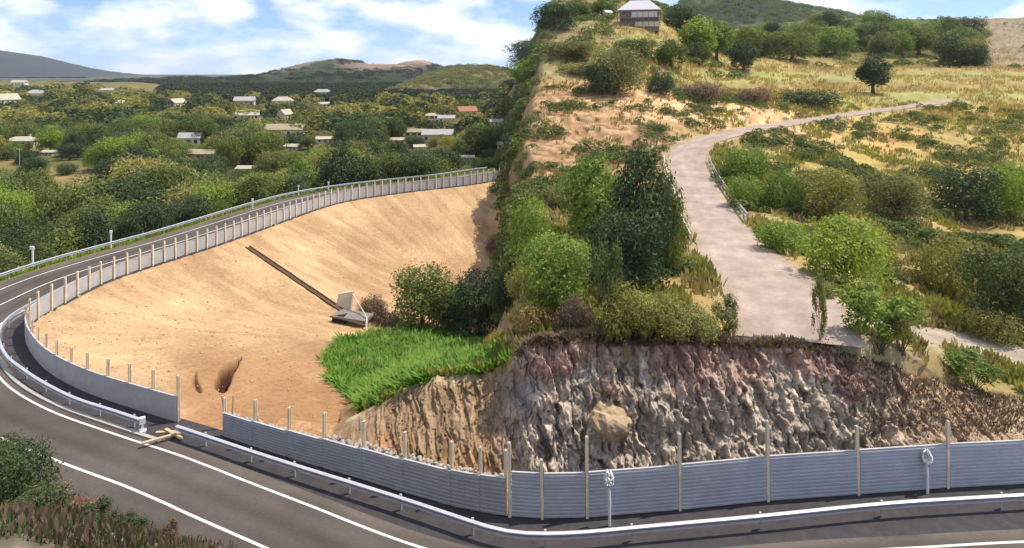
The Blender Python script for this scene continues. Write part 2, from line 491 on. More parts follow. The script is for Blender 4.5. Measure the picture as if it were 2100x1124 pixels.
# right-hand hillside
zr = right_height(PX, YY) + (0.5 * n_mid + 0.18 * n_fin) * np.clip((YY - 44) / 20, 0, 1) + 0.9 * n_big * sstep(120, 200, YY)
terr = np.clip((YY - 185) / 60, 0, 1) * sstep(1150, 1500, PX)
zr += 0.7 * terr * np.sin(zr * 1.3 + 2 * n_big)
# flatten for the side roads
def line_dist(L, m):
    q = np.stack([XX[m], YY[m]], 1); d = np.empty(len(q)); z = np.empty(len(q))
    for a in range(0, len(q), 20000):
        D = (q[a:a + 20000, None, 0] - L[None, :, 0]) ** 2 + (q[a:a + 20000, None, 1] - L[None, :, 1]) ** 2
        i = D.argmin(1); d[a:a + 20000] = np.sqrt(D[np.arange(len(i)), i]); z[a:a + 20000] = L[i, 2]
    return d, z
SRD = np.full(XX.shape, 99.0); FKD = SRD.copy()
m = (YY > 36) & (YY < 260) & (PX > 1100)
d1, z1 = line_dist(SR, m); SRD[m] = d1
w1 = 1 - sstep(4.0, 8.0, d1)
zr[m] = zr[m] * (1 - w1) + z1 * w1 - 0.06 * w1
d2, z2 = line_dist(FK, m); FKD[m] = d2
w2 = (1 - sstep(3.2, 6.5, d2)) * (1 - w1)
zr[m] = zr[m] * (1 - w2) + z2 * w2 - 0.06 * w2
# cut slope above the bend of the side road
cutw = np.exp(-((PX - 1480) / 190) ** 2) * np.exp(-((YY - 178) / 14) ** 2)
zr += 1.5 * cutw * (SRD > 6)
# the spur's steep flank along the gully
flank_x = 1.5 * fbm(YY / 14, YY * 0 + 3.3, 3, 9)
flank_w = np.interp(YY, [40, 80, 150, 330, 600, 1150], [3.0, 5.0, 8.0, 27.0, 70.0, 150.0])
flank_c = np.interp(YY, [160, 330, 1150], [0.0, 7.0, 40.0])
wr = sstep(-0.5, 0.62, (XX + flank_x - flank_c) / flank_w)
behind = (YY > yc_ - 0.2)
zz_road = np.where(inside | (SG > 12), zr, zr)
cut_far = (1 - sstep(9, 16, np.abs(SG - 5.5))) * (1 - sstep(-2, 3, XX)) * (YY > 120)   # the main road leaves through a cutting
zr = zr * (1 - cut_far) + 0.0 * cut_far
Z = np.where(behind & (inside | (YY > 45)), zl * (1 - wr) + zr * wr, zl)
road_far = (SG >= 0) & (SG < 12.2) & (YY > 55) & (XX < 3)
Z = np.where(road_far, np.minimum(Z, 0.0) * 0, Z)
# under the bank mesh: keep the sheet below its face
ub = (SG < 0) & (YY < yc_) & (YY < 60) & (PX > 560)
tb = np.clip((YY - (yf_ - 1.3)) / np.maximum(yc_ - yf_ + 1.3, 0.1), 0, 1)
Z = np.where(ub, np.minimum(zl, zc_ * tb - 1.6 * np.sin(np.pi * np.clip(tb, 0, 1)) * np.clip(zc_ / 2, 0, 1)), Z)
Z = np.where((SG >= -0.2) & (SG < 10.9) & (Z < 0.01), -0.05, Z)

def tz(X, Y):
    """terrain height at X, Y (scalars or arrays)"""
    X = np.asarray(X, float); Y = np.asarray(Y, float)
    i = np.clip(np.searchsorted(Yr, Y) - 1, 0, len(Yr) - 2)
    p = X / np.maximum(Y, 0.5) * F + 1050
    j = np.clip(np.searchsorted(pxc, p) - 1, 0, len(pxc) - 2)
    a = np.clip((Y - Yr[i]) / (Yr[i + 1] - Yr[i]), 0, 1); b = np.clip((p - pxc[j]) / (pxc[j + 1] - pxc[j]), 0, 1)
    return (Z[i, j] * (1 - b) + Z[i, j + 1] * b) * (1 - a) + (Z[i + 1, j] * (1 - b) + Z[i + 1, j + 1] * b) * a

def hit(px, py, ymin=12.0):
    """where the line of sight through a photo point meets the ground"""
    Ys = np.concatenate([np.linspace(ymin, 200, 1500), np.linspace(200, 1100, 1500)])
    z = tz((px - 1050) / F * Ys, Ys)
    ok = z >= HC - (py - HZ) / F * Ys
    i = int(np.argmax(ok)) if ok.any() else len(Ys) - 1
    return float((px - 1050) / F * Ys[i]), float(Ys[i]), float(z[i])

# the torn scar in the fresh fill, and the smaller rut beside it
def crescent(p0, p1, bend, width):
    A_, B_ = np.array(hit(*p0)[:2]), np.array(hit(*p1)[:2]); d_ = B_ - A_; L_ = np.linalg.norm(d_); d_ /= L_
    t_ = ((XX - A_[0]) * d_[0] + (YY - A_[1]) * d_[1]) / L_
    o_ = -(XX - A_[0]) * d_[1] + (YY - A_[1]) * d_[0]
    ww = np.maximum(width, 0.1) * np.sqrt(np.clip(np.sin(np.pi * np.clip(t_, 0, 1)), 0, 1)) * (1.15 - 0.7 * np.clip(t_, 0, 1))
    return np.where((t_ > 0) & (t_ < 1), np.exp(-((o_ - bend * np.sin(np.pi * np.clip(t_, 0, 1))) / (ww + 0.02)) ** 4), 0) * (YY < 90)
scar = crescent((456, 806), (494, 734), 0.55, 0.62 + 0.22 * n_fin)
scar2 = crescent((412, 806), (402, 762), 0.25, 0.22)
Z = Z - 1.3 * scar - 0.45 * scar2
PYV = HZ + (HC - Z) / YY * F
def in_poly(px, py, poly):
    r = np.zeros(px.shape, bool); n = len(poly)
    for a in range(n):
        (x1, y1), (x2, y2) = poly[a], poly[(a + 1) % n]
        c = ((y1 > py) != (y2 > py)) & (px < (x2 - x1) * (py - y1) / ((y2 - y1) + 1e-9) + x1)
        r ^= c
    return r
is_grass = inside & (YY > 40) & (YY < 105) & in_poly(PX + 14 * n_mid, PYV + 9 * n_fin, [(662, 742), (690, 704), (760, 684), (860, 676), (950, 690), (1062, 712), (1062, 790), (880, 790), (820, 815), (742, 836), (706, 806)])

# ground colours: what the ground is made of, place by place
def C(r, g, b): return np.array([r, g, b])
col = np.empty(XX.shape + (3,))
col[:] = C(0.115, 0.115, 0.045)                                        # valley turf
def paint(mask, c):
    mk = np.clip(mask, 0, 1)[..., None]; col[:] = col * (1 - mk) + c * mk
paint(sstep(-0.1, 0.5, n_big) * (SG > 12), C(0.20, 0.155, 0.065))
fld = (PX < 240) & (YY > 95) & (YY < 205)
paint((YY > 560) * (PX > 330) * 0.8 * (SG > 12), C(0.05, 0.062, 0.028))
paint(fld * 0.75 * sstep(-0.3, 0.3, n_mid + 0.4 * n_fin), C(0.29, 0.22, 0.095))
onleft = inside & (wr < 0.5)
paint(onleft * 1.0, C(0.42, 0.285, 0.16))
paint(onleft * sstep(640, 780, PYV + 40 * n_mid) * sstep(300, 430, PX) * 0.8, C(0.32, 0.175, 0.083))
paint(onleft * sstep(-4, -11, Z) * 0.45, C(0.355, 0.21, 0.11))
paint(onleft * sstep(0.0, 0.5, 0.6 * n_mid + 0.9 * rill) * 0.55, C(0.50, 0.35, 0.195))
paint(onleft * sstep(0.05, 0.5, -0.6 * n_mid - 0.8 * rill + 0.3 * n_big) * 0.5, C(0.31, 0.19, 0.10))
low = onleft * sstep(660, 720, PX) * (YY > 55)
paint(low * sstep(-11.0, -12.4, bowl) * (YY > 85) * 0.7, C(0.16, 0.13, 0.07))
paint(is_grass * sstep(-0.6, 0.0, n_fin + 0.6) * (wr < 0.6), C(0.075, 0.13, 0.022))
paint(is_grass * sstep(985, 1040, PX) * 0.8, C(0.24, 0.21, 0.06))
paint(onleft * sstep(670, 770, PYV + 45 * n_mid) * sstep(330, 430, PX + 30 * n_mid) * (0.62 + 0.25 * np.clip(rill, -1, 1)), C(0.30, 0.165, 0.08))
paint(np.clip(scar * 1.3, 0, 1), C(0.055, 0.024, 0.012))
paint(scar2 * 0.7, C(0.20, 0.10, 0.05))
rt = wr * behind * (YY > 40)
paint(rt, C(0.27, 0.205, 0.085))
paint(rt * sstep(-0.15, 0.4, n_mid) * 0.75, C(0.40, 0.30, 0.12))
paint(rt * sstep(0.0, 0.5, -n_big + 0.5 * n_fin) * 0.6, C(0.16, 0.155, 0.05))
soil = sstep(1460, 1330, PX) * sstep(100, 118, YY) * sstep(196, 180, YY)
paint(rt * soil * 0.85, C(0.31, 0.18, 0.10))
paint(rt * soil * sstep(0.0, 0.4, n_fin + 0.5 * n_mid) * 0.8, C(0.42, 0.29, 0.175))
paint(rt * soil * sstep(0.1, 0.5, -n_fin + 0.4 * n_mid) * 0.7, C(0.17, 0.125, 0.06))
cut = np.exp(-((PX - 1500) / 230) ** 2) * sstep(152, 162, YY) * sstep(198, 184, YY) * (SRD > 4)
paint(rt * np.clip(cut * 1.5, 0, 1), C(0.50, 0.315, 0.150))
paint(rt * np.clip(cut * 1.5, 0, 1) * sstep(0, 0.4, n_fin), C(0.62, 0.46, 0.27))
orng = np.exp(-((PX - 1840) / 80) ** 2) * np.exp(-((YY - 172) / 16) ** 2)
paint(rt * orng * 0.9, C(0.50, 0.30, 0.115))
rightdry = sstep(1560, 1700, PX) * sstep(118, 140, YY) * sstep(240, 215, YY)
paint(rt * rightdry * 0.6 * sstep(-0.4, 0.3, n_mid), C(0.40, 0.32, 0.10))
fields = sstep(1180, 1320, PX) * sstep(196, 215, YY) * sstep(330, 290, YY)
paint(rt * fields * sstep(-0.4, 0.2, np.sin(Z * 0.9) + n_big), C(0.29, 0.285, 0.105))
upl = sstep(1330, 1180, PX) * sstep(185, 200, YY)
paint(rt * upl * 0.8, C(0.22, 0.185, 0.10))
paint(rt * upl * sstep(0.05, 0.4, n_mid) * 0.9, C(0.34, 0.32, 0.16))
paint(rt * sstep(320, 400, YY) * sstep(1450, 1600, PX), C(0.105, 0.125, 0.05))
paint(rt * sstep(300, 380, YY) * sstep(1930, 2010, PX), C(0.26, 0.20, 0.14))
paint(rt * sstep(0.10, 0.35, n_fin) * sstep(320, 400, YY) * 0.5, C(0.06, 0.08, 0.03))
paint(rt * (1 - sstep(3.9, 5.2, SRD)) * 0.8, C(0.36, 0.30, 0.20))
paint(rt * (1 - sstep(3.0, 6.5, FKD)) * 0.75 * (PX > 1690), C(0.36, 0.31, 0.20))
hb = (SG > 10.9) & (YY < 56)
n_n = fbm(XX / 0.6, YY / 0.6, 3, 47)
paint(hb * 1.0, C(0.10, 0.082, 0.062))
paint(hb * sstep(0.1, 0.5, n_n) * 0.7, C(0.20, 0.165, 0.125))

nr, nc = XX.shape
vid = np.arange(nr * nc).reshape(nr, nc)
faces = np.stack([vid[:-1, :-1], vid[:-1, 1:], vid[1:, 1:], vid[1:, :-1]], -1).reshape(-1, 4)
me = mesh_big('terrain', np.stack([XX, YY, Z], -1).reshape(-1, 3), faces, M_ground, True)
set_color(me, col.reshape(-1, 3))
tag(obj('terrain', me), kind='structure')

# wide base sheet to the horizon, under everything
gy = np.array([-400, 0, 1100, 2500, 6000, 14000.0]); gx = np.array([-14000, -5000, -1500, 0, 1500, 5000, 14000.0])
gX, gY = np.meshgrid(gx, gy)
gZ = np.where(gY > 1000, -4.0, -40.0)
gid = np.arange(gX.size).reshape(gX.shape)
me = mesh_big('ground', np.stack([gX, gY, gZ], -1).reshape(-1, 3), np.stack([gid[:-1, :-1], gid[:-1, 1:], gid[1:, 1:], gid[1:, :-1]], -1).reshape(-1, 4), M_hill, True)
set_color(me, np.tile(C(0.07, 0.085, 0.04), (gX.size, 1)))
tag(obj('ground', me), kind='structure')

# ------------------------------------------------------------------ hills on the skyline
def hill_mesh(name, prof, Yc, depth, color, color2, base=0.0, nx=260, ny=40, rough=0.04, patches=None, seed=3, top=None):
    p = np.array(prof, float)
    px = np.linspace(p[0, 0], p[-1, 0], nx)
    py = np.interp(px, p[:, 0], p[:, 1])
    for _ in range(2): py[1:-1] = (py[:-2] + py[1:-1] * 2 + py[2:]) / 4
    t = np.linspace(-1, 1, ny)
    PXh, T = np.meshgrid(px, t)
    Yh = Yc + T * depth
    Xh = (PXh - 1050) / F * Yc * (1 + 0.25 * T * depth / Yc)
    zt = HC + (HZ - py) / F * Yc
    Zh = base + (zt - base)[None] * np.cos(T * np.pi / 2) ** 1.1
    nn = fbm(Xh / (depth * 0.35), Yh / (depth * 0.35), 5, seed)
    Zh = Zh + nn * (zt - base)[None] * rough * 2.0 * (1 - np.exp(-((T) / 0.25) ** 2)) + np.abs(fbm(Xh / 14, Yh / 14, 2, seed + 5)) * 3.0 * Yc / 2000
    v = np.stack([Xh, Yh, Zh], -1).reshape(-1, 3)
    i = np.arange(nx * ny).reshape(ny, nx)
    me = mesh_big(name, v, np.stack([i[:-1, :-1], i[:-1, 1:], i[1:, 1:], i[1:, :-1]], -1).reshape(-1, 4), M_hill, True)
    w = sstep(-0.1, 0.4, nn)[..., None]
    c = np.array(color) * (1 - w) + np.array(color2) * w
    if patches:
        for (px0, t0, rx, rt_, cc) in patches:
            k_ = (np.exp(-(((PXh - px0) / rx) ** 2 + ((T - t0) / rt_) ** 2) ** 2) * np.clip(0.8 + nn, 0, 1))[..., None]
            c = c * (1 - k_) + np.array(cc) * k_
    set_color(me, c.reshape(-1, 3))
    return tag(obj(name, me), kind='structure')
hill_mesh('mountain', [(-420, 82), (-300, 80), (-100, 92), (0, 106), (40, 112), (110, 135), (160, 148), (215, 163), (250, 161), (300, 166), (345, 180), (380, 200)], 5200, 1500, (0.022, 0.03, 0.03), (0.03, 0.04, 0.036), rough=0.03)
hill_mesh('hills', [(300, 186), (335, 178), (370, 168), (400, 159), (440, 164), (480, 165), (520, 160), (560, 156), (600, 152), (640, 142), (663, 127), (700, 122), (728, 124), (745, 131), (775, 133), (825, 133), (845, 126), (875, 125), (895, 134), (915, 142), (940, 150), (1000, 150), (1100, 150), (1300, 160)], 2100, 800, (0.020, 0.031, 0.016), (0.032, 0.044, 0.021), rough=0.05, seed=8,
          patches=[(818, -0.22, 84, 0.36, (0.27, 0.19, 0.15)), (682, -0.28, 26, 0.45, (0.21, 0.18, 0.155)), (862, -0.2, 34, 0.4, (0.32, 0.225, 0.17))])
hill_mesh('hillside', [(780, 200), (830, 180), (870, 160), (905, 144), (930, 139), (965, 137), (1000, 138), (1046, 146), (1120, 148), (1300, 160)], 1150, 330, (0.085, 0.085, 0.04), (0.16, 0.13, 0.065), rough=0.10, seed=21)
hill_mesh('hill', [(1330, 30), (1380, 12), (1440, -8), (1500, -8), (1560, 6), (1620, 16), (1680, 26), (1730, 40), (1800, 66), (1900, 90)], 1500, 500, (0.045, 0.062, 0.034), (0.075, 0.085, 0.042), rough=0.05, seed=31)

# ------------------------------------------------------------------ cut bank behind the near barrier
bp = np.concatenate([np.linspace(575, 2100, 980, endpoint=False), np.linspace(2100, 2650, 160)])
byf, byc, bzc = crest(bp)
nt_ = 150
tt = np.linspace(0, 1, nt_)
yprof = np.interp(tt, [0, 0.10, 0.80, 0.88, 1.0], [0.0, 0.22, 0.93, 1.0, 1.35])
zprof = np.interp(tt, [0, 0.10, 0.80, 0.88, 1.0], [-0.10, 0.05, 0.95, 1.0, 0.95])
BYF, T = np.meshgrid(byf, tt)
BPX = np.tile(bp, (nt_, 1)); BYC = np.tile(byc, (nt_, 1)); BZC = np.tile(np.maximum(bzc, 0.05), (nt_, 1))
YP = np.tile(yprof[:, None], (1, len(bp))); ZP = np.tile(zprof[:, None], (1, len(bp)))
by = BYF + (BYC - BYF) * YP
bz = BZC * ZP - 0.35 * sstep(0.88, 1.0, T) * 2.2
bx = (BPX - 1050) / F * BYC            # columns stand square to the road, not along sight lines
# slide columns so that the crest keeps its place in plan
rocky = sstep(1000, 1110, BPX) * (1 - 0.75 * sstep(1700, 1980, BPX))
s_, h_ = bx, bz
def facets(x, y, seed):
    """angular blocks: every cell is a tilted plane; also returns the distance to the joint"""
    ix, iy = np.floor(x), np.floor(y); d1 = np.full(x.shape, 9.0); d2 = d1.copy(); h = np.zeros(x.shape)
    for a in (-1, 0, 1):
        for b in (-1, 0, 1):
            jx = (_hash(ix + a, iy + b, seed) / 4294967296.0); jy = (_hash(ix + a, iy + b, seed + 1) / 4294967296.0)
            dx = x - (ix + a + jx); dy = y - (iy + b + jy); d_ = dx * dx + dy * dy
            hv = (_hash(ix + a, iy + b, seed + 2) / 4294967296.0) - 0.5 + dx * 1.1 * ((_hash(ix + a, iy + b, seed + 3) / 4294967296.0) - 0.5) * 2 + dy * 1.1 * ((_hash(ix + a, iy + b, seed + 4) / 4294967296.0) - 0.5) * 2
            n1 = d_ < d1
            d2 = np.where(n1, d1, np.minimum(d2, d_)); h = np.where(n1, hv, h); d1 = np.where(n1, d_, d1)
    return h, np.sqrt(d2) - np.sqrt(d1)
wx = 0.35 * fbm(s_ / 0.9, h_ / 0.9, 3, 61); wy = 0.35 * fbm(s_ / 0.9, h_ / 0.9, 3, 62)
wx *= 0.8; wy *= 0.8
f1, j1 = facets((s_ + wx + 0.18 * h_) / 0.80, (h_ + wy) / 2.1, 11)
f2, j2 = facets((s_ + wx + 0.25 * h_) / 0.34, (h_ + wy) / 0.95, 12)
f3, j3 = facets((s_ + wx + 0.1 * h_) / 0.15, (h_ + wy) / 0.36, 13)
f4, j4 = facets(s_ / 0.11, h_ / 0.14, 14)
lump = 0.62 * f1 + 0.44 * f2 + 0.17 * f3 + 0.06 * f4 - 0.18 * np.exp(-j1 / 0.05)
hol = fbm(s_ / 3.2, h_ / 2.6, 3, 57)
chunk = fbm(s_ / 0.5, h_ / 0.7, 3, 63) + 0.5 * f3
stri = np.abs(fbm((s_ + 0.45 * h_ + wx) / 0.55, (h_ + wy) / 3.5, 4, 71))
face = np.clip(np.sin(np.pi * np.clip(T / 0.92, 0, 1)) * 1.8, 0, 1)
disp = (rocky * (0.68 * lump + 0.75 * hol + 0.12 * chunk) + (1 - rocky) * (0.42 * (stri - 0.3) + 0.30 * hol + 0.10 * chunk + 0.14 * f2 + 0.12 * f3)) * face * np.clip(BZC / 2.5, 0.15, 1)
edge = np.exp(-((T - 0.87) / 0.06) ** 2)
by = by - 0.82 * disp
bz = bz + 0.40 * disp + edge * 0.35 * fbm(s_ / 1.2, s_ * 0 + 1.7, 3, 81) * np.clip(BZC / 3, 0, 1)
hh = np.clip(bz / np.maximum(BZC, 0.5), 0, 1.1)
bcol = np.empty(bx.shape + (3,))
bcol[:] = C(0.37, 0.31, 0.255)
def bpaint(mk, c):
    mk = np.clip(mk, 0, 1)[..., None]; bcol[:] = bcol * (1 - mk) + c * mk
bpaint(sstep(0.0, 0.45, 0.45 * f2 + 0.25 * f1 + 0.4 * f3 + 0.15 * chunk) * 0.85, C(0.56, 0.47, 0.375))  # raised facets painted lighter, imitating sunlit rock
bpaint(sstep(0.0, 0.5, -0.5 * f2 - 0.3 * f1 - 0.3 * f3 + 0.1 * chunk) * 0.75, C(0.20, 0.16, 0.135))  # recessed facets painted darker, standing for shade in the gaps
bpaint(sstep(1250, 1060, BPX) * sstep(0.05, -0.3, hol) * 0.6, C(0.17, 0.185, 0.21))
topm = sstep(0.62, 0.86, hh + 0.22 * hol)
bpaint(topm * 0.85 * rocky, C(0.32, 0.19, 0.15))
bpaint(topm * rocky * sstep(0.05, 0.4, chunk) * 0.6, C(0.46, 0.32, 0.25))
bpaint(sstep(1690, 1900, BPX) * 0.85, C(0.36, 0.25, 0.165))
bpaint(sstep(1690, 1900, BPX) * sstep(0.1, 0.5, stri + 0.3 * chunk) * 0.7, C(0.44, 0.33, 0.22))
earth = 1 - sstep(1000, 1090, BPX)
bpaint(earth, C(0.24, 0.16, 0.095))
bpaint(earth * sstep(0.15, 0.5, stri) * 0.7, C(0.35, 0.26, 0.16))
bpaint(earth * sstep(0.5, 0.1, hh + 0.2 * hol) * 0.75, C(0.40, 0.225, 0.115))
bpaint(earth * sstep(0.9, 0.98, hh) * 0.6, C(0.45, 0.38, 0.22))
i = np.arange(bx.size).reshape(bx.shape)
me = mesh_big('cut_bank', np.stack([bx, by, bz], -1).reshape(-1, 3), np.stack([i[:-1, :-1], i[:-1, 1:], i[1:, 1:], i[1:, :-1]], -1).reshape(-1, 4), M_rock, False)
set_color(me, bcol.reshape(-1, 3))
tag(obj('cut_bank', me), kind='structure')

# ------------------------------------------------------------------ main road
def strip(name, lineA, lineB, z, mat):
    n = len(lineA)
    v = np.concatenate([np.c_[lineA, np.full(n, z)], np.c_[lineB, np.full(n, z)]])
    f = np.array([(a, a + 1, n + a + 1, n + a) for a in range(n - 1)])
    f = f[:, ::-1]
    return mesh_big(name, v, f, mat, False)
IE = I_BEND + int(np.argmax(FL[I_BEND:, 0] > 2.5))
edge_off = np.interp(np.arange(len(FL)), [0, fl_index(2090, 994), fl_index(1046, 1079), fl_index(520, 917), len(FL)], [4.6, 4.6, 3.6, 2.75, 2.7])
def vline(off): return FL[:IE] + OUT[:IE] * (off[:IE, None] if hasattr(off, '__len__') else off)
M_road = mat_vcol('worn_asphalt', 5.0, 0.16, 0.25, 0.02, (1, 1, 1), 0.86, 1.14)
ka = np.linspace(0, 1, 34); n_ = IE
A_, B_ = vline(edge_off - 0.9), vline(11.6)
rv = A_[:, None] * (1 - ka)[None, :, None] + B_[:, None] * ka[None, :, None]
lat = ((edge_off[:IE] - 0.9)[:, None] * (1 - ka) + 11.6 * ka) - edge_off[:IE, None]      # metres from the edge line
sA = np.arange(IE)[:, None] * np.ones(34)
wear = sum(np.exp(-((lat - c_) / 0.42) ** 2) for c_ in (1.0, 2.6, 4.5, 6.1)) * (0.7 + 0.5 * fbm(sA / 9, lat, 2, 301))
dust = np.exp(-np.maximum(lat + 0.75, 0) / 0.5) + np.exp(-np.maximum(7.6 - lat, 0) / 0.7)
oil = np.exp(-((lat - 1.8) / 0.4) ** 2) + np.exp(-((lat - 5.3) / 0.4) ** 2)
pat = sstep(0.25, 0.4, fbm(sA / 14, lat / 3, 2, 305))
rc = np.array([0.084, 0.072, 0.065]) * (1 + 0.16 * wear - 0.16 * oil + 0.10 * pat)[..., None]
rc = rc + np.clip(dust, 0, 1)[..., None] * np.array([0.05, 0.042, 0.034]) * (0.6 + 0.6 * fbm(sA / 4, lat * 2, 3, 309))[..., None]
iv = np.arange(IE * 34).reshape(IE, 34)
me = mesh_big('road', np.concatenate([rv, np.full((IE, 34, 1), 0.004)], -1).reshape(-1, 3), np.stack([iv[:-1, :-1], iv[:-1, 1:], iv[1:, 1:], iv[1:, :-1]], -1).reshape(-1, 4)[:, ::-1], M_road)
set_color(me, np.clip(rc, 0.02, 1).reshape(-1, 3))
tag(obj('road', me), kind='structure')
tag(obj('road_verge', strip('road_verge', vline(-0.5), vline(edge_off - 0.85), 0.0, M_verge)), kind='structure')
tag(obj('road_edge_line', strip('road_edge_line', vline(edge_off - 0.08), vline(edge_off + 0.09), 0.010, M_paint)), kind='structure')
tag(obj('road_centre_line', strip('road_centre_line', vline(edge_off + 3.42), vline(edge_off + 3.60), 0.010, M_paint)), kind='structure')
tag(obj('road_outer_edge_line', strip('road_outer_edge_line', vline(edge_off + 7.0)[I_BEND - 12:], vline(edge_off + 7.16)[I_BEND - 12:], 0.010, M_paint)), kind='structure')
# low concrete kerb along the bend
ik0, ik1 = fl_index(355, 864), I_BEND + 30
def kerb(name, a, b, o0, o1, h):
    A = FL[a:b] + OUT[a:b] * o0; B = FL[a:b] + OUT[a:b] * o1; n = b - a
    v = np.concatenate([np.c_[A, np.zeros(n)], np.c_[A, np.full(n, h)], np.c_[B, np.full(n, h)], np.c_[B, np.zeros(n)]])
    f = []
    for r in range(3):
        for q in range(n - 1): f.append((r * n + q, (r + 1) * n + q, (r + 1) * n + q + 1, r * n + q + 1))
    f.append((0, n, 2 * n, 3 * n)); f.append((n - 1, 4 * n - 1, 3 * n - 1, 2 * n - 1))
    return mesh_data(name, v, f, M_kerb)
tag(obj('kerb', kerb('kerb', ik0 - 1, ik1, 2.02, 2.28, 0.12)), kind='structure')

# ------------------------------------------------------------------ side road and gravel fork
def ribbon(name, L, w, lift, mat, wn=0.0, seed=1, colr=None):
    t = np.gradient(L[:, :2], axis=0); t /= np.linalg.norm(t, axis=1)[:, None]
    nrm = np.stack([-t[:, 1], t[:, 0]], 1)
    K = 25; k_ = np.linspace(-1, 1, K)
    s = np.arange(len(L))
    w = np.broadcast_to(w, (len(L),))
    wl_ = w + wn * fbm(s / 5, s * 0 + 0.3, 2, seed); wr_ = w + wn * fbm(s / 5, s * 0 + 9.3, 2, seed + 3)
    pts = []
    for q in k_:
        ww = np.where(q < 0, wl_, wr_)
        xy = L[:, :2] + nrm * (q * ww)[:, None]
        pts.append(np.c_[xy, L[:, 2] + lift - 0.05 * abs(q) ** 3])
    v = np.stack(pts, 1).reshape(-1, 3)
    i_ = np.arange(len(v)).reshape(len(L), K)
    f = np.stack([i_[:-1, :-1], i_[:-1, 1:], i_[1:, 1:], i_[1:, :-1]], -1).reshape(-1, 4)[:, ::-1]
    me = mesh_big(name, v, f, mat, True)
    if colr is not None:
        q = np.tile(k_, (len(L), 1)); sg_ = np.tile(s[:, None], (1, K)) * 1.0
        rut = sum(np.exp(-((q - c_) / 0.11) ** 2) for c_ in (-0.62, -0.2, 0.2, 0.62)) * (0.6 + 0.8 * fbm(sg_ / 7, q * 2, 2, 401))
        dst = sstep(0.72, 1.0, np.abs(q) + 0.25 * fbm(sg_ / 3, q * 3, 3, 403))
        blo = fbm(sg_ / 5, q * 2.5, 4, 407)
        c = np.array(colr) * (1 + 0.07 * rut + 0.16 * blo)[..., None]
        c = c * (1 - 0.7 * dst[..., None]) + np.array([0.34, 0.26, 0.165]) * 0.7 * dst[..., None]
        set_color(me, c.reshape(-1, 3))
    return me
M_track = mat_vcol('worn_track', 3.0, 0.3, 0.4, 0.03, (1, 1, 1), 0.86, 1.14)
tag(obj('side_road', ribbon('side_road', SR, np.interp(np.arange(len(SR)), [0, 12, 40, 140, 260], [4.3, 4.0, 3.7, 3.4, 3.0]), 0.10, M_track, 0.35, 1, (0.335, 0.272, 0.232))), kind='structure')
tag(obj('gravel_track', ribbon('gravel_track', FK, np.interp(np.arange(len(FK)), [0, 4, 10, 22], [0.5, 2.0, 2.6, 3.6]), 0.06, M_track, 0.6, 5, (0.32, 0.27, 0.215))), kind='structure')

# ------------------------------------------------------------------ barrier fences
def box_mesh(name, x0, x1, y0, y1, z0, z1, mat): return MB().box(x0, x1, y0, y1, z0, z1).mesh(name, mat)
def h_post_mesh(name, h, mat, w=0.16, d=0.16):
    m = MB(); t = 0.03
    m.box(-w / 2, w / 2, -d / 2, -d / 2 + t, 0, h); m.box(-w / 2, w / 2, d / 2 - t, d / 2, 0, h); m.box(-t / 2, t / 2, -d / 2 + t, d / 2 - t, 0, h - 0.004)
    return m.mesh(name, mat)

def barrier(label, pts, heights, post_h, post_off, mat, slat_n, posts_z=0.0, tilt=0.0):
    """pts: post feet (x, y); panels run between neighbours"""
    root = empty('barrier_fence', (pts[0][0], pts[0][1], 0))
    tag(root, label, 'fence')
    base = np.array(pts[0])
    pm = {}
    for i_, p in enumerate(pts):
        ph = post_h[i_] if hasattr(post_h, '__len__') else post_h
        a = pts[max(i_ - 1, 0)]; b = pts[min(i_ + 1, len(pts) - 1)]
        rz = math.atan2(b[1] - a[1], b[0] - a[0])
        key = round(ph, 1)
        if key not in pm: pm[key] = h_post_mesh('post', key, M_post)
        nx, ny = -math.sin(rz), math.cos(rz)
        o = obj('post', pm[key], root, (p[0] - base[0] + nx * post_off, p[1] - base[1] + ny * post_off, posts_z), rz)
        o.rotation_euler = (R(rnd.uniform(-0.8, 0.8)), R(rnd.uniform(-1.0, 1.0)), rz)
    for i_ in range(len(pts) - 1):
        a = np.array(pts[i_]); b = np.array(pts[i_ + 1]); L = float(np.linalg.norm(b - a)); h = heights[i_]
        rz = math.atan2(b[1] - a[1], b[0] - a[0])
        g = 0.09 if post_off == 0 else 0.004
        pn = obj('panel', box_mesh('panel', g, L - g, -0.035, 0.035, 0.06, h, mat), root, (a[0] - base[0], a[1] - base[1], 0), rz)
        if slat_n:
            sh = (h - 0.08) / slat_n
            m = MB()
            s0, s1 = 0.07 * sh, 0.72 * sh
            m.add([(g + .01, -0.036, s0), (L - g - .01, -0.036, s0), (L - g - .01, -0.085, s0 + .15 * sh), (g + .01, -0.085, s0 + .15 * sh),
                   (L - g - .01, -0.085, s1 - .1 * sh), (g + .01, -0.085, s1 - .1 * sh), (L - g - .01, -0.036, s1), (g + .01, -0.036, s1)],
                  [(0, 3, 2, 1) [::-1], (3, 2, 4, 5), (5, 4, 6, 7), (0, 7, 5, 3)[::-1] , (1, 2, 4, 6)])
            sm = m.mesh('slat', mat)
            for q in range(slat_n):
                o = obj('slat', sm, pn, (0, rnd.uniform(-0.004, 0.004), 0.07 + q * sh))
        obj('cap', box_mesh('cap', g, L - g, -0.06, 0.06, h + 0.001, h + 0.04, M_panel2), root, (a[0] - base[0], a[1] - base[1], 0), rz)
    return root

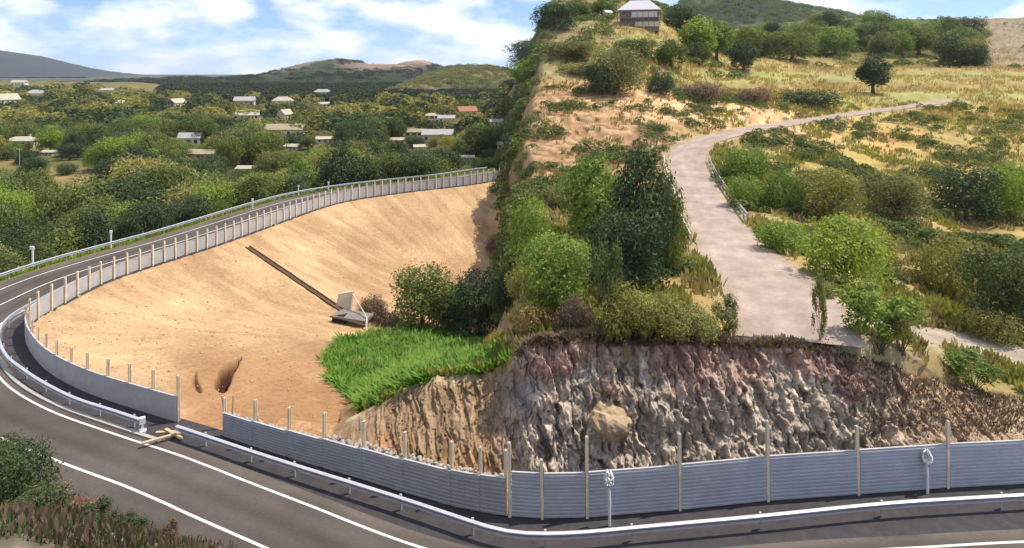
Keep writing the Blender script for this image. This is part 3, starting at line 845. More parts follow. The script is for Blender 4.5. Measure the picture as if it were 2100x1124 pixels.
right_posts = [1046, 1112, 1204, 1394, 1575, 1760, 1943, 2120, 2300]
def fence_at(px):
    u = (px - 1050) / F; Y = float(near_fence_Y(u)); return (u * Y, Y)
pr = [fence_at(p) for p in right_posts]
barrier('tall blue grey ribbed barrier fence with steel posts below the rock cut', pr, [2.42, 2.42, 2.45, 2.5, 2.52, 2.54, 2.55, 2.55], [4.0, 3.2, 4.4, 4.2, 4.5, 3.9, 3.9, 4.0, 4.0], 0.0, M_panel3, 12)
left_posts = [458, 520, 590, 662, 742, 828, 925, 985, 1036]
pl = [fence_at(p) for p in left_posts]
pl[-1] = (pr[0][0] - 0.25, pr[0][1] + 0.02)
barrier('low grey barrier fence with short steel posts in front of the eroded earth bank', pl, [1.55, 1.62, 1.70, 1.78, 1.86, 1.94, 2.0, 2.05], [2.5, 3.0, 3.1, 3.3, 3.4, 3.4, 3.5, 3.5, 3.5], 0.14, M_panel, 9)
# long fence round the bend
iA = fl_index(355, 864)
seg = FL[iA:I_END - 4]
L_ = np.concatenate([[0], np.cumsum(np.linalg.norm(np.diff(seg, axis=0), axis=1))])
_q = [0.0]
while _q[-1] < L_[-1] - 1.6: _q.append(_q[-1] + float(np.interp(_q[-1], [0, 30, 50], [2.5, 2.3, 1.75])))
ss = np.array(_q)
cpts = [(float(np.interp(q, L_, seg[:, 0])), float(np.interp(q, L_, seg[:, 1]))) for q in ss]
# walk from the far end to the near end so that local -y faces the road's outside on the near leg
ch = [float(np.interp(q, [0, 20, 45, 70, 200], [1.75, 1.7, 1.55, 1.85, 2.0])) for q in ss]
cph = [float(np.interp(q, [0, 12, 45, 70, 230], [3.2, 2.9, 2.6, 2.8, 2.7])) for q in ss]
cpts.reverse(); ch.reverse(); cph.reverse()
barrier('long light grey barrier fence with posts curving round the sandy embankment', cpts, ch[1:], cph, 0.12, M_panel2, 0)

# ------------------------------------------------------------------ guardrails
def w_beam(name, P, z0, mat, face):
    """W-profile rail swept along plan points P; face = +1/-1 side that bulges"""
    P = np.array(P); t = np.gradient(P, axis=0); t /= np.linalg.norm(t, axis=1)[:, None]
    nrm = np.stack([-t[:, 1], t[:, 0]], 1) * face
    prof = [(0.0, 0.0), (0.12, 0.03), (0.12, 0.085), (-0.05, 0.125), (-0.05, 0.19), (0.12, 0.23), (0.12, 0.285), (0.0, 0.32), (-0.07, 0.32), (-0.07, 0.0)]
    v = []; k_ = len(prof); f = []
    for i_ in range(len(P)):
        for (o, z) in prof: v.append((P[i_, 0] + nrm[i_, 0] * o, P[i_, 1] + nrm[i_, 1] * o, z0 + z))
    for i_ in range(len(P) - 1):
        for q in range(k_): f.append((i_ * k_ + q, i_ * k_ + (q + 1) % k_, (i_ + 1) * k_ + (q + 1) % k_, (i_ + 1) * k_ + q))
    f.append(tuple(range(k_))); f.append(tuple(range((len(P) - 1) * k_, len(P) * k_))[::-1])
    return mesh_data(name, v, f, mat)

POST_G = MB().box(-0.06, 0.06, -0.04, 0.04, 0, 0.78).box(-0.09, 0.09, -0.16, -0.041, 0.46, 0.70).mesh('post', M_steel)
def guardrail(label, base_pts, spacing, top, zfun=None, end_block=None, posts=None, face=1, step=1.0):
    P = catmull(np.array(base_pts, float), 0.5)
    for _ in range(8): P[1:-1] = 0.25 * P[:-2] + 0.5 * P[1:-1] + 0.25 * P[2:]
    o0 = P[0]
    root = empty('guardrail', (o0[0], o0[1], 0)); tag(root, label, 'guardrail')
    obj('beam', w_beam('beam', (P - o0)[::2], top - 0.31, M_steel, face), root)
    Ls = np.concatenate([[0], np.cumsum(np.linalg.norm(np.diff(P, axis=0), axis=1))])
    qs = np.arange(spacing * 0.3, Ls[-1], spacing) if posts is None else posts(P, Ls)
    for q in qs:
        x, y = np.interp(q, Ls, P[:, 0]), np.interp(q, Ls, P[:, 1])
        j = min(np.searchsorted(Ls, q), len(P) - 2); rz = math.atan2(P[j + 1, 1] - P[j - 1, 1], P[j + 1, 0] - P[j - 1, 0])
        nx, ny = -math.sin(rz) * face, math.cos(rz) * face
        p = obj('post', POST_G, root, (x - o0[0] - nx * 0.18, y - o0[1] - ny * 0.18, 0), rz + (math.pi if face > 0 else 0))
        p.scale = (1, 1, top / 0.76)
    if end_block is not None:
        q = P[end_block]
        obj('end_cap', MB().box(-0.22, 0.22, -0.22, 0.22, 0, 0.12).box(-0.16, 0.16, -0.14, 0.14, 0.55, 0.98).box(-0.07, 0.07, -0.07, 0.07, 0.12, 0.55).mesh('end_cap', M_white), root, (q[0] - o0[0], q[1] - o0[1], 0), 0.4)
    return root

gr_near = [ground_point(*p) for p in [(362, 899), (420, 919), (506, 949), (599, 980), (705, 1014), (826, 1053), (966, 1101), (1046, 1126), (1180, 1126), (1305, 1114), (1570, 1089), (1819, 1063), (2068, 1047), (2300, 1034), (2500, 1024)]]
def near_posts(P, Ls):
    out = []
    for p in [(420, 919), (506, 949), (599, 980), (705, 1014), (826, 1053), (966, 1101), (1110, 1130), (1305, 1114), (1570, 1089), (1819, 1063), (2068, 1047), (2300, 1034)]:
        g = np.array(ground_point(*p)); out.append(Ls[int(np.argmin(((P - g) ** 2).sum(1)))])
    return out
guardrail('long silvery guardrail running along the near road below the rock cut', gr_near, 3.6, 0.86, posts=near_posts, face=-1)
gr_bend = [ground_point(*p) for p in [(292, 886), (230, 864), (151, 838), (75, 797), (30, 764)]]
ib = fl_index(98, 764) + 3
gr_bend += [tuple(q) for q in (FL + OUT * 1.9)[ib:I_END - 6:4]]
guardrail('silvery guardrail with a white end cap curving round the road bend', gr_bend, 3.6, 0.84, end_block=0, face=1)
gr_out = [tuple(q) for q in (FL + OUT * 12.0)[I_BEND - 14:I_END - 2:4]]
guardrail('pale guardrail on the far edge of the road beside the wooded valley', gr_out, 3.8, 0.95, face=-1)

# side-road rails: follow the ground
def side_rail(label, off, i0, i1, mat_b, hgt):
    t = np.gradient(SR[:, :2], axis=0); t /= np.linalg.norm(t, axis=1)[:, None]
    nrm = np.stack([-t[:, 1], t[:, 0]], 1)
    P = np.c_[SR[i0:i1, :2] + nrm[i0:i1] * off, SR[i0:i1, 2]]
    o0 = P[0]; root = empty('guardrail', tuple(o0)); tag(root, label, 'guardrail')
    m = MB(); m.tube([tuple(p - o0 + np.array([0, 0, hgt])) for p in P], 0.11, 6)
    obj('upper_rail', m.mesh('upper_rail', mat_b), root)
    m = MB(); m.tube([tuple(p - o0 + np.array([0, 0, hgt * 0.5])) for p in P], 0.09, 6)
    obj('lower_rail', m.mesh('lower_rail', mat_b), root)
    pm = MB().box(-0.11, 0.11, -0.11, 0.11, -0.4, hgt + 0.12).mesh('post', mat_b)
    for q in range(0, len(P), 3): obj('post', pm, root, tuple(P[q] - o0))
    return root
def sr_idx(px, py):
    x, y, z = right_point(px, py); return int(np.argmin((SR[:, 0] - x) ** 2 + (SR[:, 1] - y) ** 2))
side_rail('grey two bar railing on the right edge of the concrete side road', -4.1, sr_idx(1478, 455), sr_idx(1410, 328), M_kerb, 1.15)
side_rail('pale two bar railing on the left edge of the concrete side road', 4.2, sr_idx(1500, 505), sr_idx(1410, 328), M_concrete, 1.0)

# ------------------------------------------------------------------ small roadside things
def stake(name, label, cat, px, py, h, rad, mat, lean=(0, 0), group=None, zbase=None):
    x, y = ground_point(px, py, 0 if zbase is None else zbase)
    z = 0.0 if zbase is None else zbase
    o = obj(name, MB().tube([(0, 0, -0.3), (lean[0] * 0.5, lean[1] * 0.5, h * 0.5), (lean[0], lean[1], h)], [rad, rad * 0.95, rad * 0.8], 6).mesh(name, mat), None, (x, y, z))
    return tag(o, label, cat, group)
x0, y0 = fence_at(452)
stake('wooden_stake', 'short pale wooden stake leaning left beside the gap in the fence', 'stake', 466, 878, 2.2, 0.09, M_wood, (-0.35, 0.0))
stake('wooden_stake', 'thin upright wooden stake just behind the end of the near fence', 'stake', 476, 872, 2.0, 0.07, M_wood, (0.05, 0.1))
stake('wooden_stake', 'pale leaning wooden stake behind the low grey fence', 'stake', 536, 892, 2.3, 0.08, M_wood, (-0.5, 0.1))

def wrapped_post(px, py, h, label):
    x, y = ground_point(px, py, 0)
    root = empty('marker_post', (x, y, 0)); tag(root, label, 'post', 'white marker posts tied with plastic')
    obj('shaft', MB().tube([(0, 0, 0), (0.02, 0, h * 0.5), (-0.03, 0, h)], [0.075, 0.07, 0.06], 8).mesh('shaft', M_white), root)
    m = MB()
    lr = random.Random(px)
    for k_ in range(7):
        a = lr.uniform(0, 6.28); p = [(-0.03, 0, h - 0.25 + 0.05 * k_)]
        for q in range(1, 7):
            a += lr.uniform(-0.5, 1.1); rr = 0.07 + 0.16 * math.sin(q / 6 * 3.14) * lr.uniform(0.6, 1.3)
            p.append((-0.03 + math.cos(a) * rr, math.sin(a) * rr, h - 0.35 + 0.16 * q + lr.uniform(-0.05, 0.05)))
        m.tube(p, [0.05, 0.06, 0.06, 0.05, 0.05, 0.04, 0.02], 5)
    obj('plastic_wrap', m.mesh('plastic_wrap', M_white, True), root)
wrapped_post(1250, 1078, 2.3, 'slim white post wrapped in white plastic before the ribbed fence, nearest the boulder')
wrapped_post(1902, 1012, 1.9, 'slim white post wrapped in white plastic, right one before the ribbed fence')

# planks dropped at the gap
gx0, gy0 = ground_point(345, 893)
for (dx, dy, rz, L, zz, lab) in [(0.2, 0.35, 0.1, 2.3, 0.06, 'pale wooden plank lying at the gap, the farther of the three'), (0.4, -0.1, -0.62, 2.0, 0.17, 'pale wooden plank lying across the others at the guardrail gap'), (0.1, -0.75, 0.62, 2.6, 0.29, 'long pale wooden plank nearest the road at the guardrail gap')]:
    o = obj('plank', MB().box(-L / 2, L / 2, -0.11, 0.11, -0.05, 0.05).mesh('plank', M_wood), None, (gx0 + dx, gy0 + dy, zz), rz)
    tag(o, lab, 'plank')

# delineators behind the far guardrail
for k_, (px, py, h, lab) in enumerate([(60, 567, 1.9, 'white delineator post with broad head at the left end of the far guardrail'), (222, 521, 1.9, 'thin white delineator post second from the left on the far road edge'),
                      (515, 438, 1.4, 'small white delineator post on the far guardrail above the chute'), (610, 415, 1.3, 'small white delineator post on the far guardrail, fourth from the left'), (672, 404, 1.3, 'small white delineator post on the far guardrail, fifth from the left')]):
    i_ = int(np.argmin([abs(q[0] / q[1] - (px - 1050) / F) for q in gr_out])); x, y = np.array(gr_out[i_]) + OUT[I_BEND + 5] * 0.0
    x = (px - 1050) / F * y
    root = empty('delineator_post', (x, y + 0.6, 0)); tag(root, lab, 'post')
    obj('shaft', MB().box(-0.09, 0.09, -0.07, 0.07, -0.3, h).mesh('shaft', M_white), root)
    obj('head', MB().box(-0.32 if k_ == 0 else -0.14, 0.14, -0.09, 0.09, h + 0.001, h + 0.42).mesh('head', M_white), root)

# ------------------------------------------------------------------ drainage: chute and culvert on the embankment
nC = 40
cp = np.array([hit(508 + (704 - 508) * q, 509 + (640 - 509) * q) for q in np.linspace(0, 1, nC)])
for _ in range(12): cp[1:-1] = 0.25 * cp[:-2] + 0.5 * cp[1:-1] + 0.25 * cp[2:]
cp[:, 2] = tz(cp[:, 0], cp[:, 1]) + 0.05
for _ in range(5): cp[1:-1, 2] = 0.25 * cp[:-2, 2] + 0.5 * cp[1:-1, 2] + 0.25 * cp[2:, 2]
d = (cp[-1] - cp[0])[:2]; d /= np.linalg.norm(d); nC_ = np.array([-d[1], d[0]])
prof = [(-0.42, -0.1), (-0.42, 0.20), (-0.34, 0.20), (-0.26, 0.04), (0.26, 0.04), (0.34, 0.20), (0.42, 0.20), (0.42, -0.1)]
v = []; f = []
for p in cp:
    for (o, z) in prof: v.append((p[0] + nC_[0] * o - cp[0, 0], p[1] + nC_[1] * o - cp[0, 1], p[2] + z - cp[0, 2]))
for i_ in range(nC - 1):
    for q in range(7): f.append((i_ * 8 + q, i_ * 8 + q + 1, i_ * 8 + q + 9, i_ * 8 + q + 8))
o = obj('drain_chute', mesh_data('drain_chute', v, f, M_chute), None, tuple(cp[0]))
tag(o, 'dark straight drain chute running down the sandy embankment', 'drain')

bx0, by0, bz0 = hit(716, 668)
cul = empty('culvert', (bx0, by0, bz0), R(-12)); cul.scale = (0.78, 0.78, 0.72); tag(cul, 'concrete culvert outlet with pale wing walls at the foot of the embankment', 'culvert')
obj('opening_shade', MB().box(-2.9, -0.9, 0.0, 1.4, -0.3, 1.5).mesh('opening_shade', M_dark), cul)  # solid block; the darkness of the hollow is put into its colour
obj('roof_slab', MB().add([(-3.1, -0.3, 1.52), (2.6, -0.1, 1.05), (3.0, 2.6, 1.25), (-2.2, 2.6, 1.75), (-3.1, -0.3, 1.3), (2.6, -0.1, 0.4), (3.0, 2.6, 0.9), (-2.2, 2.6, 1.4)],
    [(0, 1, 2, 3), (7, 6, 5, 4), (0, 4, 5, 1), (1, 5, 6, 2), (2, 6, 7, 3), (3, 7, 4, 0)]).mesh('roof_slab', mat_plain('grey_slab', (0.20, 0.18, 0.16), 0.9)), cul)
obj('headwall', MB().add([(-3.6, 2.7, 2.2), (-1.2, 2.9, 1.4), (-0.9, 3.3, 4.6), (-3.4, 3.2, 4.0), (-3.6, 3.2, 2.0), (-1.2, 3.4, 1.2), (-0.9, 3.7, 4.6), (-3.4, 3.6, 4.0)],
    [(0, 1, 2, 3), (7, 6, 5, 4), (0, 4, 5, 1), (1, 5, 6, 2), (2, 6, 7, 3), (3, 7, 4, 0)]).mesh('headwall', M_concrete), cul)
obj('wing_wall', MB().tube([(-1.0, 3.2, 4.2), (1.2, 2.0, 2.2), (2.7, 0.6, 1.3)], 0.11, 6).mesh('wing_wall', M_concrete), cul)
obj('wing_wall', MB().tube([(2.6, 0.7, 1.35), (3.1, -0.4, 0.9), (3.4, -1.2, -0.4)], 0.14, 6).mesh('wing_wall', M_concrete), cul)

# ------------------------------------------------------------------ boulder in the rock cut, and rubble
def rock_mesh(name, r, seed, mat, sub=3):
    import bmesh
    bm = bmesh.new(); bmesh.ops.create_icosphere(bm, subdivisions=sub, radius=1)
    lr = np.random.default_rng(seed)
    pl_ = lr.normal(size=(16, 3)); pl_ /= np.linalg.norm(pl_, axis=1)[:, None]; dd = lr.uniform(0.62, 0.95, 16)
    for q in bm.verts:
        n = np.array(q.co)
        s = 1.0
        for a, b_ in zip(pl_, dd):
            t = n @ a
            if t > 1e-3: s = min(s, b_ / t)
        if sub > 3: s *= 1 + 0.12 * float(noise2(n[0] * 3 + n[2] * 2, n[1] * 3 + n[2], seed)) + 0.07 * float(noise2(n[0] * 9 + n[2] * 7, n[1] * 9 - n[2] * 5, seed))
        q.co = Vector(n * s) * 1.0
        q.co.x *= r[0]; q.co.y *= r[1]; q.co.z *= r[2]
    me = bpy.data.meshes.new(name); bm.to_mesh(me); bm.free(); me.materials.append(mat); return me
yfb = float(near_fence_Y((1258 - 1050) / F)) + 1.3
bo = obj('boulder', rock_mesh('boulder', (1.75, 1.5, 1.35), 4, M_boulder, 4), None, ((1258 - 1050) / F * (yfb + 1.7), yfb + 2.75, 2.9), 0.3)
bo.rotation_euler = (0.5, 0.45, 0.3)
tag(bo, 'large tan boulder bulging from the rock cut behind the ribbed fence', 'boulder')

def rubble(name, label, pts, sizes, mat, seed):
    base = rock_mesh('tmp', (1, 1, 0.7), seed, mat, 1)
    n = len(base.vertices); bv = np.empty(n * 3, np.float32); base.vertices.foreach_get('co', bv); bv = bv.reshape(-1, 3)
    bf = np.array([p.vertices[:] for p in base.polygons])
    lr = np.random.default_rng(seed); k_ = len(pts)
    a = lr.uniform(0, 6.28, k_); ca, sa = np.cos(a), np.sin(a)
    s = np.asarray(sizes)[:, None] * lr.uniform(0.7, 1.3, (k_, 3))
    w = bv[None] * s[:, None]
    x = w[..., 0] * ca[:, None] - w[..., 1] * sa[:, None]; y = w[..., 0] * sa[:, None] + w[..., 1] * ca[:, None]
    V = np.stack([x, y, w[..., 2]], -1) + np.asarray(pts)[:, None]
    Fc = bf[None] + (np.arange(k_) * n)[:, None, None]
    bpy.data.meshes.remove(base)
    o = obj(name, mesh_big(name, V.reshape(-1, 3), Fc.reshape(-1, 3), mat)); return tag(o, label, 'stones', kind='stuff')
pts = []
for _ in range(2600):
    px = rnd.uniform(470, 1060); u = (px - 1050) / F; y = float(near_fence_Y(u)) + rnd.uniform(0.4, 3.2 if px < 700 else 2.2); x = u * y
    zz = max(float(tz(x, y)), 0) + (0.55 if px > 700 else 0.15) * rnd.random() + (0.5 if px > 640 else 0) * min(1, (px - 640) / 100)
    pts.append((x, y, zz))
rubble('rubble', 'pale broken stones heaped along the back of the low fence', pts, [rnd.uniform(0.06, 0.22) for _ in pts], M_stone, 5)
pts = []
for _ in range(700):
    px = rnd.uniform(60, 560); u = (px - 1050) / F; y = rnd.uniform(8, 33); x = u * y; z = float(tz(x, y))
    if z < 0.8 or z > 19: continue
    pts.append((x, y, z + 0.02))
rubble('loose_stones', 'loose stones scattered on the near roadside slope', pts, [rnd.uniform(0.02, 0.09) for _ in pts], mat_plain('shaded_stone', (0.16, 0.14, 0.12), 0.95, 0.35, 1.2), 9)  # stone colour darkened to stand for shade on the near slope

# ------------------------------------------------------------------ foliage meshes
def leaf_cloud(P, N, size, seed, elong=1.5):
    """one quad per point P with normal about N"""
    lr = np.random.default_rng(seed); n = len(P)
    r = lr.normal(size=(n, 3)); t = np.cross(N, r); t /= np.linalg.norm(t, axis=1)[:, None] + 1e-9
    b = np.cross(N, t)
    s = (size * lr.uniform(0.6, 1.4, n))[:, None]
    V = np.stack([P - t * s * elong, P - b * s * 0.7, P + t * s * elong, P + b * s * 0.7], 1).reshape(-1, 3)
    return V, np.arange(n * 4).reshape(n, 4)

def crown(name, blobs, n, size, seed, rnd_n=0.75, inner=0.25, lump=0.42):
    lr = np.random.default_rng(seed)
    bl = np.array(blobs, float)                       # x y z rx ry rz
    w = (bl[:, 3] * bl[:, 4] * bl[:, 5]) ** 0.67; k_ = lr.choice(len(bl), n, p=w / w.sum())
    d = lr.normal(size=(n, 3)); d /= np.linalg.norm(d, axis=1)[:, None]
    lum = 1 + lump * (noise2(d[:, 0] * 3 + k_ * 7.1, d[:, 1] * 3 + d[:, 2] * 2.1, seed) + 0.6 * noise2(d[:, 0] * 7 + k_, d[:, 2] * 7 + d[:, 1] * 3, seed + 3))
    lum = lum + 0.55 * np.clip(noise2(d[:, 0] * 5 + k_ * 3.3, d[:, 1] * 5 + d[:, 2] * 4, seed + 8) - 0.12, 0, 1) - 0.25 * np.clip(noise2(d[:, 0] * 4 - k_ * 2.3, d[:, 2] * 4 - d[:, 1] * 3, seed + 12), 0, 1)
    rr = np.where(lr.random(n) < inner, lr.uniform(0.3, 0.85, n), lr.uniform(0.84, 1.04, n)) * lum
    P = bl[k_, :3] + d * rr[:, None] * bl[k_, 3:6]
    keep = (P[:, 2] > 0.0) & (noise2(P[:, 0] * 6.5 + P[:, 2] * 2.5, P[:, 1] * 6.5 + P[:, 2] * 5.0, seed + 21) > -0.30)
    # drop leaves buried deep inside another lobe
    for j in range(len(bl)):
        q = (((P - bl[j, :3]) / bl[j, 3:6]) ** 2).sum(1)
        keep &= ~((q < 0.30) & (k_ != j))
    P = P[keep]; d = d[keep]
    N = d + rnd_n * lr.normal(size=P.shape); N[:, 2] += 0.25; N /= np.linalg.norm(N, axis=1)[:, None]
    V, Fq = leaf_cloud(P, N, size, seed + 1)
    me = mesh_big(name, V, Fq); me.materials.append(LEAF['mid']); return me

def trunk(name, blobs, seed, r0=0.028, mat=None, zt=0.55, multi=False):
    lr = random.Random(seed); m = MB()
    top = (lr.uniform(-.03, .03), lr.uniform(-.03, .03), zt)
    if not multi:
        m.tube([(0, 0, -0.06), (lr.uniform(-.01, .01), 0, zt * 0.4), (top[0] * .7, top[1], zt * 0.75), top], [r0 * 1.3, r0, r0 * 0.75, r0 * 0.45], 7)
    for b in blobs:
        c = Vector(b[:3]); s = Vector((top[0] * .5, top[1] * .5, zt * lr.uniform(0.35, 0.7))) if not multi else Vector((lr.uniform(-.04, .04), lr.uniform(-.04, .04), -0.05))
        mid = s.lerp(c, 0.5) + Vector((lr.uniform(-.02, .02), lr.uniform(-.02, .02), 0.02))
        m.tube([s, mid, c, c + (c - mid) * 0.6 + Vector((0, 0, 0.05))], [r0 * 0.5, r0 * 0.36, r0 * 0.22, r0 * 0.06], 5)
    return m.mesh(name, mat or M_bark, True)

def lobes(kind, seed):
    lr = random.Random(seed); B = []
    if kind == 'round':
        B = [(0, 0, .62, .34, .34, .32)] + [(.26 * math.cos(a), .26 * math.sin(a), .50 + lr.uniform(-.05, .16), .2, .2, .19) for a in [lr.uniform(0, .6) + k_ * 1.25 for k_ in range(5)]] + [(.05, .02, .84, .19, .19, .15)] + [(.22 * math.cos(a), .22 * math.sin(a), .28, .17, .17, .17) for a in (0.4, 2.3, 4.4)]
    elif kind == 'tall':
        B = [(0, 0, .42, .20, .20, .24), (.03, .02, .68, .17, .17, .22), (-.02, 0, .87, .10, .10, .13)] + [(.13 * math.cos(a), .13 * math.sin(a), lr.uniform(.3, .7), .12, .12, .14) for a in [k_ * 1.1 for k_ in range(6)]]
    elif kind == 'wide':
        B = [(.36 * math.cos(a) * lr.uniform(.5, 1.1), .36 * math.sin(a) * lr.uniform(.5, 1.1), lr.uniform(.42, .78), lr.uniform(.2, .3), lr.uniform(.2, .3), lr.uniform(.17, .24)) for a in [k_ * .75 for k_ in range(9)]] + [(0, 0, .72, .32, .32, .26)] + [(.3 * math.cos(a), .3 * math.sin(a), .25, .24, .24, .2) for a in (0.2, 1.8, 3.3, 4.9)]
    elif kind == 'bush':
        B = [(0, 0, .48, .40, .40, .46)] + [(.36 * math.cos(a), .36 * math.sin(a), lr.uniform(.25, .55), .26, .26, lr.uniform(.25, .38)) for a in [lr.uniform(0, .5) + k_ * 1.05 for k_ in range(6)]]
    elif kind == 'low':
        B = [(.5 * math.cos(a) * lr.uniform(.3, 1), .5 * math.sin(a) * lr.uniform(.3, 1), lr.uniform(.25, .5), lr.uniform(.25, .38), lr.uniform(.25, .38), lr.uniform(.3, .48)) for a in [k_ * .9 for k_ in range(7)]]
    elif kind == 'wispy':
        B = [(.34 * math.cos(a) * lr.uniform(.3, 1), .34 * math.sin(a) * lr.uniform(.3, 1), lr.uniform(.16, .80), lr.uniform(.07, .15), lr.uniform(.07, .15), lr.uniform(.12, .22)) for a in [k_ * .62 for k_ in range(18)]]
    return B
KIT = {}
for kind, nleaf, size, vs in [('round', 9000, .0155, 3), ('tall', 8000, .0135, 2), ('wide', 10500, .0155, 3), ('bush', 9500, .017, 3), ('low', 7000, .021, 2), ('wispy', 3200, .019, 2)]:
    KIT[kind] = []
    for q in range(vs):
        B = lobes(kind, 100 + 7 * q + len(kind))
        cm = crown('crown', B, nleaf, size, 31 + q * 5 + len(kind), inner=0.3 if kind != 'wispy' else 0.7)
        tm = trunk('trunk', B[:18], 5 + q, 0.030 if kind in ('round', 'wide') else 0.022 if kind != 'wispy' else 0.011, zt=0.5, multi=kind in ('bush', 'low', 'wispy'))
        KIT[kind].append((cm, tm))

def plant(name, kind, color, x, y, h, w=None, label=None, cat='tree', group=None, z=None, var=None, sink=0.0, pale=False):
    cm, tm = KIT[kind][(var if var is not None else rnd.randrange(len(KIT[kind])))]
    z = float(tz(x, y)) if z is None else z
    root = empty(name, (x, y, z - sink), rnd.uniform(0, 6.28)); tag(root, label, cat, group)
    sx = (w if w else h) * rnd.uniform(0.97, 1.03)
    root.scale = (sx, sx, h)
    t_ = obj('trunk' if cat == 'tree' else 'stems', tm, root)
    if pale:
        t_.material_slots[0].link = 'OBJECT'; t_.material_slots[0].material = M_palebark
    c_ = obj('crown' if cat == 'tree' else 'foliage', cm, root)
    c_.material_slots[0].link = 'OBJECT'; c_.material_slots[0].material = LEAF[color]
    return root

# plants that can be told apart: photo centre x, foot y, width, height (photo px), look
W_OF = {'round': 0.95, 'tall': 0.50, 'wide': 1.15, 'bush': 1.20, 'low': 1.50, 'wispy': 0.95}
def photo_plant(name, kind, color, px, foot, wpx, hpx, label, cat='tree', group=None, pale=False, sink=0.0):
    x, y, z = hit(px, foot)
    return plant(name, kind, color, x, y, hpx * y / F, wpx * y / F / W_OF[kind], label, cat, group, z, sink=sink, pale=pale)

